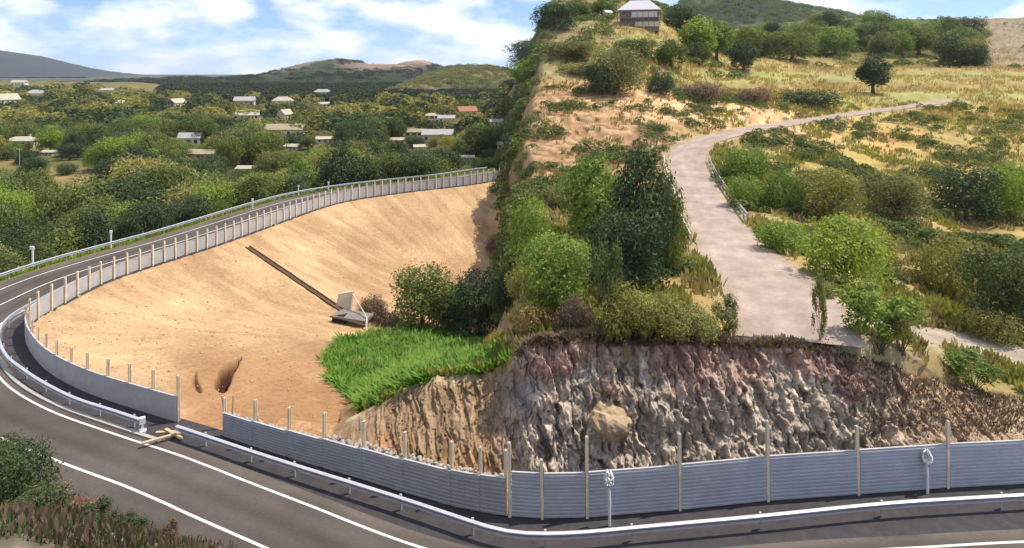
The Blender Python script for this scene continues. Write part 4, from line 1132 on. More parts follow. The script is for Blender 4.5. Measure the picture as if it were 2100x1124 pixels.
T = 'tree'; S = 'shrub'
for a in [
    # left photograph: gully
    ('broadleaf_tree', 'wide', 'mid', 865, 672, 140, 132, 'bushy green tree right of the culvert at the foot of the embankment', T),
    ('broadleaf_tree', 'wide', 'dark', 985, 688, 150, 135, 'dark bushy tree behind the lush green patch', T),
    ('broadleaf_tree', 'bush', 'mid', 925, 680, 100, 110, 'green bushy tree between its two bigger neighbours beyond the green patch', T),
    ('shrub', 'bush', 'brown', 762, 655, 66, 52, 'brownish shrub beside the culvert outlet', S),
    ('shrub', 'low', 'brown', 800, 668, 60, 34, 'low brown shrub between the culvert and the green tree', S),
    ('shrub', 'bush', 'brown', 1024, 517, 60, 40, 'dark brown shrub low on the sandy slope by the spur', S),
    ('shrub', 'bush', 'brown', 1042, 466, 34, 36, 'small dark shrub high on the sandy slope by the spur', S),
    ('shrub', 'bush', 'dark', 1040, 640, 70, 92, 'dark tall shrub at the spur beside the gully', S),
    ('shrub', 'bush', 'yellow', 1020, 720, 60, 46, 'yellowish low shrub at the right end of the green patch', S),
    # near roadside, bottom left
    ('shrub', 'bush', 'dark', 36, 1035, 150, 140, 'dark green bush on the near slope at the bottom left', S),
    ('shrub', 'low', 'dark', 5, 965, 120, 70, 'dark low bush above the near road at the left edge', S),
    ('shrub', 'wispy', 'brown', 96, 1075, 110, 80, 'dry brown weedy shrub below the dark bush at the bottom left', S),
    ('shrub', 'wispy', 'brown', 352, 1122, 46, 54, 'small dark weed on the near roadside below the centre line', S),
    ('shrub', 'wispy', 'dark', 200, 1116, 90, 60, 'thin dark weed among stones at the bottom left', S),
    ('shrub', 'low', 'dark', 60, 1100, 150, 80, 'dark low shrub in the bottom left corner', S),
    ('shrub', 'low', 'brown', 160, 1060, 90, 45, 'dry brown low shrub beside the near road at the bottom left', S),
    ('shrub', 'wispy', 'dark', 270, 1110, 80, 50, 'dark weed near the road edge at the bottom left', S),
    # right photograph: left of the side road
    ('broadleaf_tree', 'round', 'bright', 1215, 490, 165, 170, 'sunlit round green tree left of the side road bend', T),
    ('broadleaf_tree', 'round', 'dark', 1322, 560, 150, 262, 'tall dark green tree beside the left railing of the side road', T),
    ('broadleaf_tree', 'wide', 'dark', 1285, 600, 190, 175, 'broad dark tree in front of the tall dark tree', T),
    ('broadleaf_tree', 'bush', 'mid', 1370, 560, 80, 180, 'leafy green tree right against the side road edge', T),
    ('broadleaf_tree', 'bush', 'bright', 1085, 520, 90, 125, 'yellow green tree at the left end of the terrace', T),
    ('broadleaf_tree', 'wide', 'bright', 1140, 640, 180, 165, 'light green spreading tree above the rock cut at left', T),
    ('shrub', 'bush', 'olive', 1078, 610, 80, 80, 'grey green shrub at the left end above the rock cut', S),
    ('shrub', 'low', 'straw', 1092, 680, 90, 70, 'straw coloured dry shrub on the rim above the rock cut', S),
    ('shrub', 'bush', 'brown', 1182, 690, 90, 90, 'reddish brown shrub on the rim above the rock cut', S),
    ('shrub', 'low', 'mid', 1110, 694, 84, 28, 'low green shrub right on the rim at the left', S),
    ('shrub', 'bush', 'yellow', 1285, 690, 120, 115, 'yellow green shrub above the boulder', S),
    ('shrub', 'bush', 'yellow', 1360, 692, 120, 95, 'yellow green shrub second from the side road', S),
    ('shrub', 'low', 'olive', 1420, 690, 130, 80, 'olive shrub with dry tips nearest the side road', S),
    ('shrub', 'wispy', 'olive', 1490, 692, 80, 90, 'thin dry shrub at the left edge of the side road', S),
    ('sapling', 'wispy', 'mid', 1246, 690, 90, 200, 'thin pale stemmed sapling rising above the yellow green shrubs', T, None, True),
    ('shrub', 'bush', 'olive', 1165, 425, 90, 62, 'dark grey shrub on the slope left of the round tree', S),
    # right of the side road
    ('shrub', 'bush', 'bright', 1530, 372, 100, 80, 'bright yellow green shrub right of the side road railing, upper', S),
    ('shrub', 'bush', 'bright', 1530, 425, 84, 72, 'bright green shrub right of the side road railing, lower', S),
    ('shrub', 'bush', 'bright', 1608, 438, 100, 100, 'light green shrub second from the side road railing', S),
    ('shrub', 'wide', 'yellow', 1705, 448, 130, 105, 'wide yellowish shrub in the middle of the row', S),
    ('broadleaf_tree', 'wide', 'olive', 1835, 455, 150, 105, 'olive tree left of the big dark tree', T),
    ('broadleaf_tree', 'wide', 'dark', 1982, 452, 150, 118, 'big dark green tree at the right of the row', T),
    ('broadleaf_tree', 'bush', 'bright', 2075, 448, 90, 125, 'bright green tree at the right edge', T),
    ('shrub', 'bush', 'bright', 1605, 515, 110, 70, 'bright green shrub just right of the side road', S),
    ('broadleaf_tree', 'wide', 'bright', 1735, 592, 180, 150, 'leafy vivid green tree at the road fork', T),
    ('shrub', 'bush', 'yellow', 1790, 540, 90, 90, 'yellow green shrub behind the vivid green tree at the fork', S),
    ('broadleaf_tree', 'bush', 'yellow', 1945, 618, 130, 145, 'yellowish willow like tree right of the fork', T),
    ('broadleaf_tree', 'wide', 'dark', 2060, 690, 170, 190, 'large dark tree at the right edge above the fork', T),
    ('shrub', 'low', 'olive', 2030, 700, 110, 72, 'light olive shrub at the foot of the large dark tree', S),
    ('shrub', 'wispy', 'bright', 1805, 740, 180, 140, 'feathery yellow green shrub on the rim by the fork', S),
    ('shrub', 'wispy', 'olive', 1850, 745, 120, 110, 'thin olive shrub right of the feathery shrub on the rim', S),
    ('shrub', 'wispy', 'bright', 1995, 800, 130, 78, 'feathery light green shrub on the rim at the right', S),
    ('shrub', 'low', 'olive', 1690, 610, 60, 36, 'small shrub at the tip of the fork', S),
    ('sapling', 'wispy', 'olive', 1682, 702, 40, 150, 'bare thin sapling standing at the rim before the side road', T, None, False),
    # upper slope
    ('broadleaf_tree', 'tall', 'dark', 1790, 192, 72, 82, 'solitary dark tree on the field above the side road', T),
    ('broadleaf_tree', 'wide', 'olive', 1262, 192, 120, 100, 'broad olive tree at the top of the brown slope', T),
    ('broadleaf_tree', 'wide', 'dark', 1232, 194, 90, 66, 'dark tree in front of the broad olive tree on the slope', T),
    ('shrub', 'bush', 'dark', 1356, 192, 58, 52, 'round dark shrub right of the broad olive tree', S),
    ('shrub', 'bush', 'bright', 1085, 172, 90, 52, 'bright green shrub at the left end of the upper slope', S),
    ('shrub', 'low', 'brown', 1440, 208, 100, 44, 'brown shrub above the cut by the side road, left', S),
    ('shrub', 'low', 'brown', 1540, 212, 90, 38, 'brown shrub above the cut by the side road, middle', S),
    ('shrub', 'low', 'dark', 1660, 220, 120, 44, 'dark shrub above the cut by the side road, right', S),
    ('broadleaf_tree', 'round', 'mid', 1376, 136, 78, 56, 'rounded green tree below the hill house', T),
    ('broadleaf_tree', 'tall', 'bright', 1432, 130, 80, 98, 'bright green tall tree right of the hill house', T),
    ('broadleaf_tree', 'tall', 'bright', 1470, 125, 70, 90, 'bright green tall tree second right of the hill house', T),
    ('broadleaf_tree', 'wide', 'dark', 1395, 70, 90, 62, 'dark tree beside the hill house on its right', T),
    ('broadleaf_tree', 'round', 'mid', 1432, 135, 60, 50, 'green bushy tree at the field edge under the tall bright trees', T),
    ('broadleaf_tree', 'round', 'dark', 1525, 145, 66, 60, 'dark round tree at the left end of the field hedge', T),
    ('broadleaf_tree', 'wide', 'mid', 1545, 118, 90, 66, 'green tree in the hedge left of centre', T),
    ('broadleaf_tree', 'wide', 'mid', 1625, 122, 110, 60, 'green broad tree in the hedge at centre', T),
    ('broadleaf_tree', 'round', 'bright', 1712, 112, 90, 60, 'bright green tree in the hedge right of centre', T),
    ('broadleaf_tree', 'wide', 'mid', 1790, 100, 100, 56, 'green tree in the hedge behind the solitary dark tree', T),
    ('broadleaf_tree', 'round', 'mid', 1885, 112, 90, 60, 'green tree in the hedge left of the dark round one', T),
    ('broadleaf_tree', 'round', 'dark', 1952, 136, 86, 66, 'dark round tree at the right end of the field hedge', T),
    ('broadleaf_tree', 'round', 'bright', 1992, 130, 56, 50, 'light green tree at the right end of the field hedge', T),
    ('broadleaf_tree', 'wide', 'dark', 1092, 88, 110, 60, 'dark tree at the left edge of the upper hill', T),
    ('broadleaf_tree', 'wide', 'dark', 1135, 62, 100, 56, 'dark tree high on the upper hill at left', T),
    ('broadleaf_tree', 'round', 'mid', 1085, 50, 70, 52, 'green tree near the hilltop at the far left of the upper hill', T),
    ('broadleaf_tree', 'round', 'mid', 1180, 40, 70, 42, 'green tree on the hill left of the house', T),
    ('broadleaf_tree', 'round', 'mid', 1235, 36, 60, 40, 'green tree next to the pole left of the hill house', T),
    ('broadleaf_tree', 'wide', 'olive', 1170, 118, 120, 34, 'olive bushes row below the upper hill ledge', T),
    ('broadleaf_tree', 'wide', 'mid', 1300, 118, 110, 40, 'green bushes under the hill house', T),
    ('shrub', 'low', 'olive', 1180, 150, 110, 26, 'low olive shrub on the pale terrace', S),
    # left: field bushes in the valley
    ('shrub', 'bush', 'dark', 63, 358, 46, 30, 'round dark bush on the tan field, left one', S),
    ('shrub', 'bush', 'dark', 136, 358, 42, 26, 'round dark bush on the tan field, right one', S),
]:
    nm, kind, colr, px, foot, wpx, hpx, lab, cat = a[:9]
    photo_plant(nm, kind, colr, px, foot, wpx, hpx, lab, cat, None, a[10] if len(a) > 10 else False)

hr = random.Random(5)
for q in range(46):
    px = hr.uniform(1490, 2010); py = hr.uniform(62, 132) + (8 if px > 1900 else 0)
    if 1500 < px < 1920 and py > 118: py -= 14
    x, y, z = hit(px, py, 200); h = hr.uniform(30, 56) * y / F
    c = hr.choice(['mid', 'mid', 'bright', 'dark', 'olive'])
    plant('hedge_tree', hr.choice(['round', 'wide', 'bush']), c, x, y, h, h * hr.uniform(0.95, 1.3), 'leafy tree in the green belt above the upper fields', 'tree', 'trees of the green belt above the upper fields', z)

# ------------------------------------------------------------------ houses
def house(name, x, y, z, w, dpt, h, roof_h, rz, wall, roof, hip, label, floors=1, windows=3, overhang=0.5, cat='house', group=None):
    root = empty(name, (x, y, z), rz); tag(root, label, cat, group)
    obj('wall', MB().box(-w / 2, w / 2, -dpt / 2, dpt / 2, -2.5, h).mesh('wall', WALLS[wall]), root)
    W, D = w / 2 + overhang, dpt / 2 + overhang; t = 0.14; b = h + 0.003
    m = MB()
    rx = W - D * 0.9 if hip else W
    if hip and rx < 0.3: rx = 0.3
    v = [(-W, -D, b), (W, -D, b), (W, D, b), (-W, D, b), (-W, -D, b + t), (W, -D, b + t), (W, D, b + t), (-W, D, b + t), (-rx, 0, b + roof_h), (rx, 0, b + roof_h)]
    f = [(3, 2, 1, 0), (0, 1, 5, 4), (1, 2, 6, 5), (2, 3, 7, 6), (3, 0, 4, 7), (4, 5, 9, 8), (6, 7, 8, 9), (5, 6, 9), (7, 4, 8)]
    rf = obj('roof', m.add(v, f).mesh('roof', ROOFS[roof]), root)
    if w > 9: obj('chimney', MB().box(-0.35, 0.35, -0.35, 0.35, 0, 1.3).mesh('chimney', WALLS['tan']), rf, (w * 0.22, dpt * 0.1, b + roof_h * 0.72))
    fh = h / floors
    ww = min(1.3, w / (windows * 2.0))
    wm = MB().box(-ww / 2, ww / 2, -0.03, 0.03, 0, fh * 0.48).mesh('window', M_window)
    fm = MB().box(-ww / 2 - .1, ww / 2 + .1, -0.05, 0.0, -0.12, -0.005).mesh('sill', WALLS['white'])
    for fl in range(floors):
        for k_ in range(windows):
            xx = -w / 2 + w * (k_ + 0.5) / windows
            q = obj('window', wm, root, (xx, -dpt / 2 - 0.025, fl * fh + fh * 0.30)); obj('sill', fm, q, (0, -0.01, 0))
    obj('door', MB().box(-0.5, 0.5, -0.04, 0.04, 0, min(2.1, fh * .82)).mesh('door', WALLS['wood']), root, (w / 2 - w * 0.5 / windows + w * 0.5 / windows * 0.0 - ww - 0.8, -dpt / 2 - 0.03, 0.02))
    return root

HOUSES = [ # px, foot py, width px, height px (incl. roof), wall, roof, hip, turn, label
    (40, 172, 28, 12, 'white', 'pale', 0, 0.1, 'long white building on the skyline at the far left'),
    (76, 202, 38, 18, 'white', 'grey', 1, 0.0, 'white hip roofed house high on the left of the village'),
    (14, 222, 34, 30, 'cream', 'pale', 0, 1.2, 'cream gabled house cut off by the left edge'),
    (46, 300, 60, 20, 'cream', 'pale', 1, 0.2, 'low pale roofed house above the tan field'),
    (103, 318, 22, 10, 'white', 'pale', 0, 0.0, 'tiny pale shed right of the low house above the tan field'),
    (222, 190, 24, 9, 'white', 'pale', 0, 0.0, 'small white house under the dip of the far ridge'),
    (245, 220, 18, 14, 'cream', 'pale', 0, 0.5, 'small cream house left of the white gabled house'),
    (362, 224, 26, 22, 'white', 'pale', 0, 1.35, 'white house with a steep gable facing the road'),
    (391, 298, 44, 26, 'cream', 'grey', 0, 0.1, 'cream house with grey roof above the longer roof'),
    (416, 326, 62, 20, 'tan', 'olive', 0, -0.05, 'long olive roofed house below the cream grey roofed one'),
    (510, 244, 56, 14, 'cream', 'pale', 0, 0.05, 'long cream house left of the tall cream one'),
    (502, 218, 42, 20, 'tan', 'grey', 0, 0.2, 'grey tan house behind the long cream house'),
    (510, 354, 40, 14, 'cream', 'pale', 0, 0.0, 'pale roofed shed among trees just above the fence'),
    (580, 218, 42, 20, 'white', 'pale', 1, 0.15, 'white hip roofed house behind the tall cream one'),
    (585, 250, 24, 26, 'cream', 'pale', 0, 1.3, 'tall narrow cream house near the middle of the village'),
    (588, 280, 78, 26, 'cream', 'olive', 0, 0.05, 'longest house with olive roof and cream wall'),
    (662, 196, 34, 13, 'white', 'grey', 1, 0.0, 'white house high under the dark ridge'),
    (665, 220, 24, 11, 'cream', 'pale', 0, 0.3, 'small cream house below the white house under the ridge'),
    (600, 308, 32, 13, 'white', 'pale', 0, -0.2, 'small pale house below the longest house'),
    (666, 292, 36, 12, 'cream', 'pale', 0, 0.3, 'small pale roofed house right of the longest house'),
    (886, 244, 30, 12, 'white', 'pale', 1, 0.0, 'white low house at the right of the village, left of its pair'),
    (916, 251, 36, 15, 'white', 'grey', 0, 0.1, 'white house left of the red roofed house'),
    (957, 242, 42, 24, 'cream', 'red', 0, 0.4, 'cream house with a red roof'),
    (898, 290, 62, 25, 'cream', 'grey', 0, 0.05, 'cream house with large grey roof near the curved fence'),
    (850, 280, 36, 16, 'cream', 'olive', 0, 0.0, 'small olive roofed house left of the large grey roof'),
    (815, 294, 30, 12, 'cream', 'pale', 0, 0.1, 'low pale house farther left of the large grey roof'),
    (860, 308, 20, 12, 'white', 'pale', 0, 0.2, 'tiny white house below the small olive roofed one'),
    (1018, 258, 26, 14, 'white', 'grey', 0, 0.1, 'white grey roofed house at the right end of the village'),
    (1034, 304, 30, 14, 'cream', 'pale', 0, 0.1, 'pale house behind the fence near the spur'),
    (958, 328, 26, 10, 'cream', 'pale', 0, 0.0, 'tiny pale shed close above the curved fence'),
]
HBOX = []
for (px, py, wpx, hpx, wall, roof, hip, rz, lab) in HOUSES:
    x, y, z = hit(px, py, 120)
    y = min(y, 980); x = (px - 1050) / F * y; z = float(tz(x, y))
    w = wpx * y / F / (abs(math.cos(rz)) + 0.55 * abs(math.sin(rz))); H = hpx * y / F
    w = max(w, 4.0); dpt = max(4.0, w * 0.6); dpt = min(dpt, 10)
    h = H * 0.58; rh = H * 0.42
    house('house', x, y, z, w, dpt, h, rh, rz, wall, roof, bool(hip), lab, 1 if h < 5.2 else 2, 4 if w > 12 else 3)
    HBOX.append((px - wpx / 2, px + wpx / 2, py - hpx, py, y))

# the house on the upper hill
hx, hy, hz = hit(1312, 56)
k_ = hy / F
hh_ = house('hill_house', hx, hy, hz + 0.6, 78 * k_, 8.5, 30 * k_, 22 * k_, R(-14), 'wood', 'tin', True, 'two storey house with grey metal hip roof on the upper hill', 2, 5, 0.9)
obj('front_wall', MB().box(-0.2 * 78 * k_, 0.46 * 78 * k_, -4.36, -4.27, 3.0, 5.2).mesh('front_wall', WALLS['white']), hh_)
obj('front_wall', MB().box(-0.1 * 78 * k_, 0.5 * 78 * k_, -4.40, -4.27, -0.6, 1.3).mesh('front_wall', WALLS['cream']), hh_)
obj('balcony', MB().box(-0.5 * 78 * k_, 0.55 * 78 * k_, -5.7, -4.42, 2.5, 2.75).mesh('balcony', WALLS['wood']), hh_)
for q in np.linspace(-0.48, 0.53, 8): obj('balcony_post', MB().box(-0.09, 0.09, -5.68, -5.5, -0.8, 5.4).mesh('balcony_post', WALLS['wood']), hh_, (q * 78 * k_, 0, 0))
dx, dy, dz = hit(1246, 42)
house('shed', dx, dy, dz, 14 * k_, 3, 3.0, 1.2, 0.3, 'cream', 'tin', False, 'small yellowish shed left of the hill house', 1, 1, 0.3, 'shed')

# utility poles
def pole(px, py, hpx, label, arm=True, mat=None):
    x, y, z = hit(px, py, 60); h = hpx * y / F
    root = empty('utility_pole', (x, y, z)); tag(root, label, 'pole')
    obj('shaft', MB().tube([(0, 0, -0.5), (0, 0, h)], [0.16, 0.11], 8).mesh('shaft', mat or M_palebark), root)
    if arm:
        obj('cross_arm', MB().box(-0.8, 0.8, -0.06, 0.06, -0.06, 0.06).mesh('cross_arm', M_wood), root, (0, -0.2, h - 0.5))
        for s in (-0.7, 0, 0.7): obj('insulator', MB().tube([(0, 0, 0), (0, 0, 0.22)], 0.06, 6).mesh('insulator', M_white), root, (s, -0.2, h - 0.435))
pole(40, 352, 48, 'pale utility pole on the tan field at the left')
pole(722, 275, 36, 'pale utility pole among the village trees')
pole(1266, 50, 44, 'utility pole beside the hill house', True)

# pale path on the left field
PA = np.array([hit(132, 424, 80), hit(170, 417, 80), (hit(205, 409, 80)), hit(240, 402, 80)])
PA = catmull(PA, 1.5); PA[:, 2] = tz(PA[:, 0], PA[:, 1]) + 0.05
tag(obj('path', ribbon('path', PA, 0.9, 0.04, mat_plain('pale_path', (0.5, 0.43, 0.27), 0.95, 0.15), 0.2, 15)), kind='structure')

# ------------------------------------------------------------------ valley trees beyond the far road
def px_of(x, y, z): return (x / y * F + 1050, HZ + (HC - z) / y * F)
HAND = []
count = 0
GROUP = 'trees of the wooded valley round the village'
LAB = {'mid': 'green leafy tree of the wooded valley round the village', 'dark': 'dark green tree of the wooded valley round the village', 'olive': 'olive green tree of the wooded valley round the village', 'bright': 'light green tree of the wooded valley round the village'}
cand = []
lr = random.Random(99)
Yc = 80.0
while Yc < 420:
    stp = 5.8 + Yc / 70
    x = -0.84 * Yc - 6
    while x < 0.02 * Yc:
        cand.append((x + lr.uniform(-.42, .42) * stp, Yc + lr.uniform(-.42, .42) * stp, stp)); x += stp
    Yc += stp * 0.95
cx = np.array([c[0] for c in cand]); cy = np.array([c[1] for c in cand])
_, _, csg, _ = fence_dist(cx, cy)
cand = [c + (g,) for c, g in zip(cand, csg)]
def hides_house(x, y, z, h, w):
    p, b = px_of(x, y, z); t = px_of(x, y, z + h)[1]; hw = w * 0.42 / y * F
    for (a0, a1, t0, b0, hy_) in HBOX:
        if y < hy_ + 3 and p + hw > a0 + 2 and p - hw < a1 - 2 and t < b0 - (b0 - t0) * 0.6 and b > t0: return True
    return False
kept = []
for (x, y, stp, g) in cand:
    if g < 16.5 or y > 420: continue
    z = float(tz(x, y))
    if z > 1.0: continue
    p, b = px_of(x, y, z)
    if p < -40 or p > 1046: continue
    if p < 232 and 340 < b < 452 and lr.random() < (0.86 if b < 432 else 0.5): continue     # the tan field and the path
    if 108 < p < 250 and 398 < b < 470 and lr.random() < 0.9: continue
    h = lr.uniform(0.75, 1.25) * (10.4 if y > 130 else 8.0)
    if g < 22: h *= 0.75
    w = h * lr.uniform(0.85, 1.25)
    if hides_house(x, y, z, h, w):
        h *= 0.5; w *= 0.7
        if hides_house(x, y, z, h, w): continue
    kept.append((x, y, z, h, w))
kept.sort(key=lambda q: q[1])
indiv, rest = kept[:300], kept[300:]
for (x, y, z, h, w) in indiv:
    s = float(fbm(np.array(x / 38), np.array(y / 38), 2, 66)) + lr.uniform(-.45, .45)
    c = 'dark' if s < -0.12 else 'mid' if s < 0.32 else 'olive' if s < 0.55 else 'bright'
    if y < 130 and lr.random() < 0.5 and x / y > -0.6: c = 'dark'
    plant('valley_tree', lr.choice(['round', 'wide', 'wide', 'round', 'bush']), c, x, y, h, w, LAB[c], 'tree', GROUP + ' (' + c + ')', z)

# far woods: one mass of low-cost crowns
def far_crown(seed):
    lr_ = np.random.default_rng(seed); n = 150
    d = lr_.normal(size=(n, 3)); d /= np.linalg.norm(d, axis=1)[:, None]; d[:, 2] = np.abs(d[:, 2]) * 1.1 - 0.25
    rr = 0.5 * (1 + 0.35 * noise2(d[:, 0] * 2.2 + seed, d[:, 1] * 2.2 + d[:, 2], seed))
    P = d * rr[:, None]; P[:, 2] += 0.45; P[:, 2] *= 1.0
    N = d + 0.6 * lr_.normal(size=(n, 3)); N /= np.linalg.norm(N, axis=1)[:, None]
    return leaf_cloud(P, N, 0.062, seed, 1.3)
FC = [far_crown(s) for s in (1, 2, 3, 4)]
def mass(name, label, cat, pts, mat):
    """pts rows: x y z h w"""
    Vs = []; Fs = []; n = 0
    lr_ = np.random.default_rng(3)
    for (x, y, z, h, w) in pts:
        V, Fq = FC[lr_.integers(4)]
        a = lr_.uniform(0, 6.28); ca, sa = math.cos(a), math.sin(a)
        W = np.stack([(V[:, 0] * ca - V[:, 1] * sa) * w + x, (V[:, 0] * sa + V[:, 1] * ca) * w + y, V[:, 2] * h + z], 1)
        Vs.append(W); Fs.append(Fq + n); n += len(V)
    o = obj(name, mesh_big(name, np.concatenate(Vs), np.concatenate(Fs), mat)); return tag(o, label, cat, kind='stuff')
far = list(rest)
Yc = 400.0
while Yc < 820:
    stp = 8.5 + Yc / 110
    x = -0.86 * Yc
    while x < 0.0:
        xx, yy = x + lr.uniform(-.4, .4) * stp, Yc + lr.uniform(-.4, .4) * stp; x += stp
        z = float(tz(xx, yy)); p, b = px_of(xx, yy, z)
        if p < -60 or p > 1049 or lr.random() < 0.22: continue
        if yy > 610 + max(0, 340 - p) * 1.2: continue
        h = lr.uniform(5.5, 14.0); w = h * lr.uniform(1.0, 1.45)
        if hides_house(xx, yy, z, h, w):
            h *= 0.5
            if hides_house(xx, yy, z, h, w): continue
        if z > 20: continue
        far.append((xx, yy, z, h, w))
    Yc += stp
lw = random.Random(12); parts_ = {'dark': [], 'far': [], 'olive': []}
for q in far:
    t_ = float(fbm(np.array(q[0] / 60), np.array(q[1] / 60), 2, 601)) + lw.uniform(-.5, .5)
    parts_['dark' if t_ < -0.16 else 'olive' if t_ > 0.38 else 'far'].append(q)
mass('far_woods', 'far mass of green woods spreading behind the village to the ridge', 'woods', parts_['far'], LEAF_FAR)
mass('far_dark_woods', 'far dark trees massed among the woods behind the village', 'woods', parts_['dark'], LEAF['dark'])
mass('far_olive_woods', 'far olive trees massed among the woods behind the village', 'woods', parts_['olive'], LEAF['olive'])
# scrub on the right-hand upper slopes and along its skyline
up = []
for _ in range(2600):
    px = lr.uniform(1060, 2240); y = lr.uniform(205, 640) ** 1.0; x = (px - 1050) / F * y; z = float(tz(x, y))
    p, b = px_of(x, y, z)
    dens = float(fbm(np.array(x / 45), np.array(y / 45), 3, 91))
    if y < 330 and px > 1330: dens -= 0.35
    if px > 1980: dens -= 0.25
    if px < 1420: dens += 0.18
    if y > 360 and px < 1980: dens += 0.30
    if dens < 0.12: continue
    if 1255 < p < 1370 and y < 275: continue
    s = lr.uniform(1.6, 4.6) * (0.7 if px > 1980 else 1.0)
    up.append((x, y, z - 0.2, s, s * lr.uniform(1.0, 1.7)))
mass('hillside_scrub', 'scattered green scrub covering the upper right slopes', 'scrub', up, LEAF['mid'])
sk = []
for _ in range(900):     # ragged wood on the hill behind
    px = lr.uniform(1380, 1760); t_ = lr.uniform(-0.75, 0.0)
    y = 1500 + t_ * 500; x = (px - 1050) / F * 1500 * (1 + 0.25 * t_ * 500 / 1500)
    prof_ = np.interp(px, [1330, 1380, 1440, 1500, 1560, 1620, 1680, 1730, 1800, 1900], [30, 12, -8, -8, 6, 16, 26, 40, 66, 90])
    z = (HC + (HZ - prof_) / F * 1500) * math.cos(t_ * math.pi / 2) ** 1.1
    sk.append((x, y, z - 2, lr.uniform(7, 13), lr.uniform(10, 20)))
mass('hill_wood', 'bluish wood on the hill behind the upper right slopes', 'wood', sk, LEAF['mid'])
sk = []
for _ in range(1500):    # wood on the dark ridge behind the village
    px = lr.uniform(330, 1060); t_ = -lr.random() ** 1.6 * 0.9
    y = 2100 + t_ * 800; x = (px - 1050) / F * 2100 * (1 + 0.25 * t_ * 800 / 2100)
    prof_ = np.interp(px, [300, 335, 370, 400, 440, 480, 520, 560, 600, 640, 665, 700, 730, 770, 820, 860, 885, 910, 940, 1000, 1100], [186, 178, 168, 159, 164, 165, 160, 156, 152, 144, 130, 125, 128, 133, 134, 128, 131, 142, 150, 150, 150])
    z = (HC + (HZ - prof_) / F * 2100) * math.cos(t_ * math.pi / 2) ** 1.1
    if (742 < px < 892 and t_ > -0.56) or (662 < px < 700 and t_ > -0.66): continue
    sk.append((x, y, z - 2, lr.uniform(7, 12), lr.uniform(12, 26)))
for _ in range(2600):
    px = lr.uniform(330, 1050); y = 600 * (1350 / 600) ** lr.random(); x = (px - 1050) / F * y
    if px > 870 and y > 850: continue
    z = float(tz(x, y)) if y < 1100 else 0.0
    h = lr.uniform(6, 10)
    if hides_house(x, y, z, h, h * 1.4): continue
    sk.append((x, y, z - 0.5, h, h * lr.uniform(1.2, 1.9)))
mass('ridge_wood', 'dark wood covering the ridge behind the village', 'wood', sk, mat_leaf('leaf_ridge', (0.016, 0.026, 0.014), (0.034, 0.046, 0.022), 0.15, 0.01))
sk = []
for _ in range(600):
    px = lr.uniform(850, 1050); t_ = -lr.random() * 0.95
    y = 1150 + t_ * 330; x = (px - 1050) / F * 1150 * (1 + 0.25 * t_ * 330 / 1150)
    prof_ = np.interp(px, [780, 830, 870, 905, 930, 965, 1000, 1046], [200, 180, 160, 144, 139, 137, 138, 146])
    z = (HC + (HZ - prof_) / F * 1150) * math.cos(t_ * math.pi / 2) ** 1.1
    s = lr.uniform(3, 8); sk.append((x, y, z - 1, s, s * 1.6))
mass('slope_scrub', 'dark scrub dotted on the olive hillside right of the ridge', 'scrub', sk, LEAF['olive'])

# ------------------------------------------------------------------ ground cover
def tufts(name, label, cat, pts, size, mat, blades=6, spread=0.5, seed=1, lean=0.55):
    pts = np.asarray(pts); n = len(pts); lr_ = np.random.default_rng(seed)
    P = np.repeat(pts, blades, 0); S_ = np.repeat(np.broadcast_to(size, (n,)), blades) * lr_.uniform(0.55, 1.35, n * blades)
    a = lr_.uniform(0, 6.28, n * blades); r = lr_.uniform(0, spread, n * blades) * S_
    base = P + np.stack([np.cos(a) * r, np.sin(a) * r, np.full_like(r, -0.04)], 1)
    a2 = a + lr_.normal(0, 0.6, n * blades)
    tip = base + np.stack([np.cos(a2) * S_ * lean * lr_.random(n * blades), np.sin(a2) * S_ * lean * lr_.random(n * blades), S_], 1)
    wv = np.stack([-np.sin(a2), np.cos(a2), np.zeros_like(a2)], 1) * (S_ * 0.16)[:, None]
    mid = (base + tip) / 2
    V = np.stack([base - wv * .5, base + wv * .5, mid + wv + (tip - base) * 0.1, tip, mid - wv + (tip - base) * 0.1], 1).reshape(-1, 3)
    Fq = np.arange(n * blades * 5).reshape(-1, 5)
    o = obj(name, mesh_big(name, V, Fq, mat)); return tag(o, label, cat, kind='stuff')

# lush leafy patch behind the earth bank
gi = np.argwhere(is_grass & (wr < 0.5) & (YY < 100) & (PX > 640) & (PX < 1060))
pts = []
for q in gi[rng.integers(0, len(gi), 15000)]:
    i_, j = q
    y = Yr[i_] + rng.uniform(-.5, .5) * (Yr[i_ + 1] - Yr[i_]); x = (pxc[j] - 1050) / F * y
    if XX[i_, j] / YY[i_, j] * F + 1050 > 985 and rng.random() < 0.75: continue
    pts.append((x, y, float(tz(x, y))))
pts_green = [q for q in pts if fbm(np.array(q[0] / 3), np.array(q[1] / 3), 2, 511) > -0.42]; pts = pts_green
tufts('leafy_ground_cover', 'lush bright green leafy patch below the embankment', 'ground cover', pts, np.array([0.22 + 0.34 * rng.random() ** 2 for _ in pts]), LEAF['lush'], 8, 1.3, 4, 2.0)
pts = []
for q in gi[rng.integers(0, len(gi), 2500)]:
    i_, j = q; y = Yr[i_] + rng.uniform(-.5, .5); x = (pxc[j] - 1050) / F * y
    p = x / y * F + 1050
    if p > 960 or y < 48: pts.append((x, y, float(tz(x, y))))
gp = pts_green
tufts('leafy_weeds', 'taller yellow green weeds mixed into the lush patch', 'weeds', [q for q in gp if fbm(np.array(q[0] / 4), np.array(q[1] / 4), 2, 501) > 0.15][::4], 0.62, LEAF['bright'], 6, 0.9, 44, 1.2)
tufts('dry_grass_fringe', 'yellowish dry grass fringing the green patch', 'grass', pts, 0.5, LEAF['yellow'], 6, 0.6, 6)
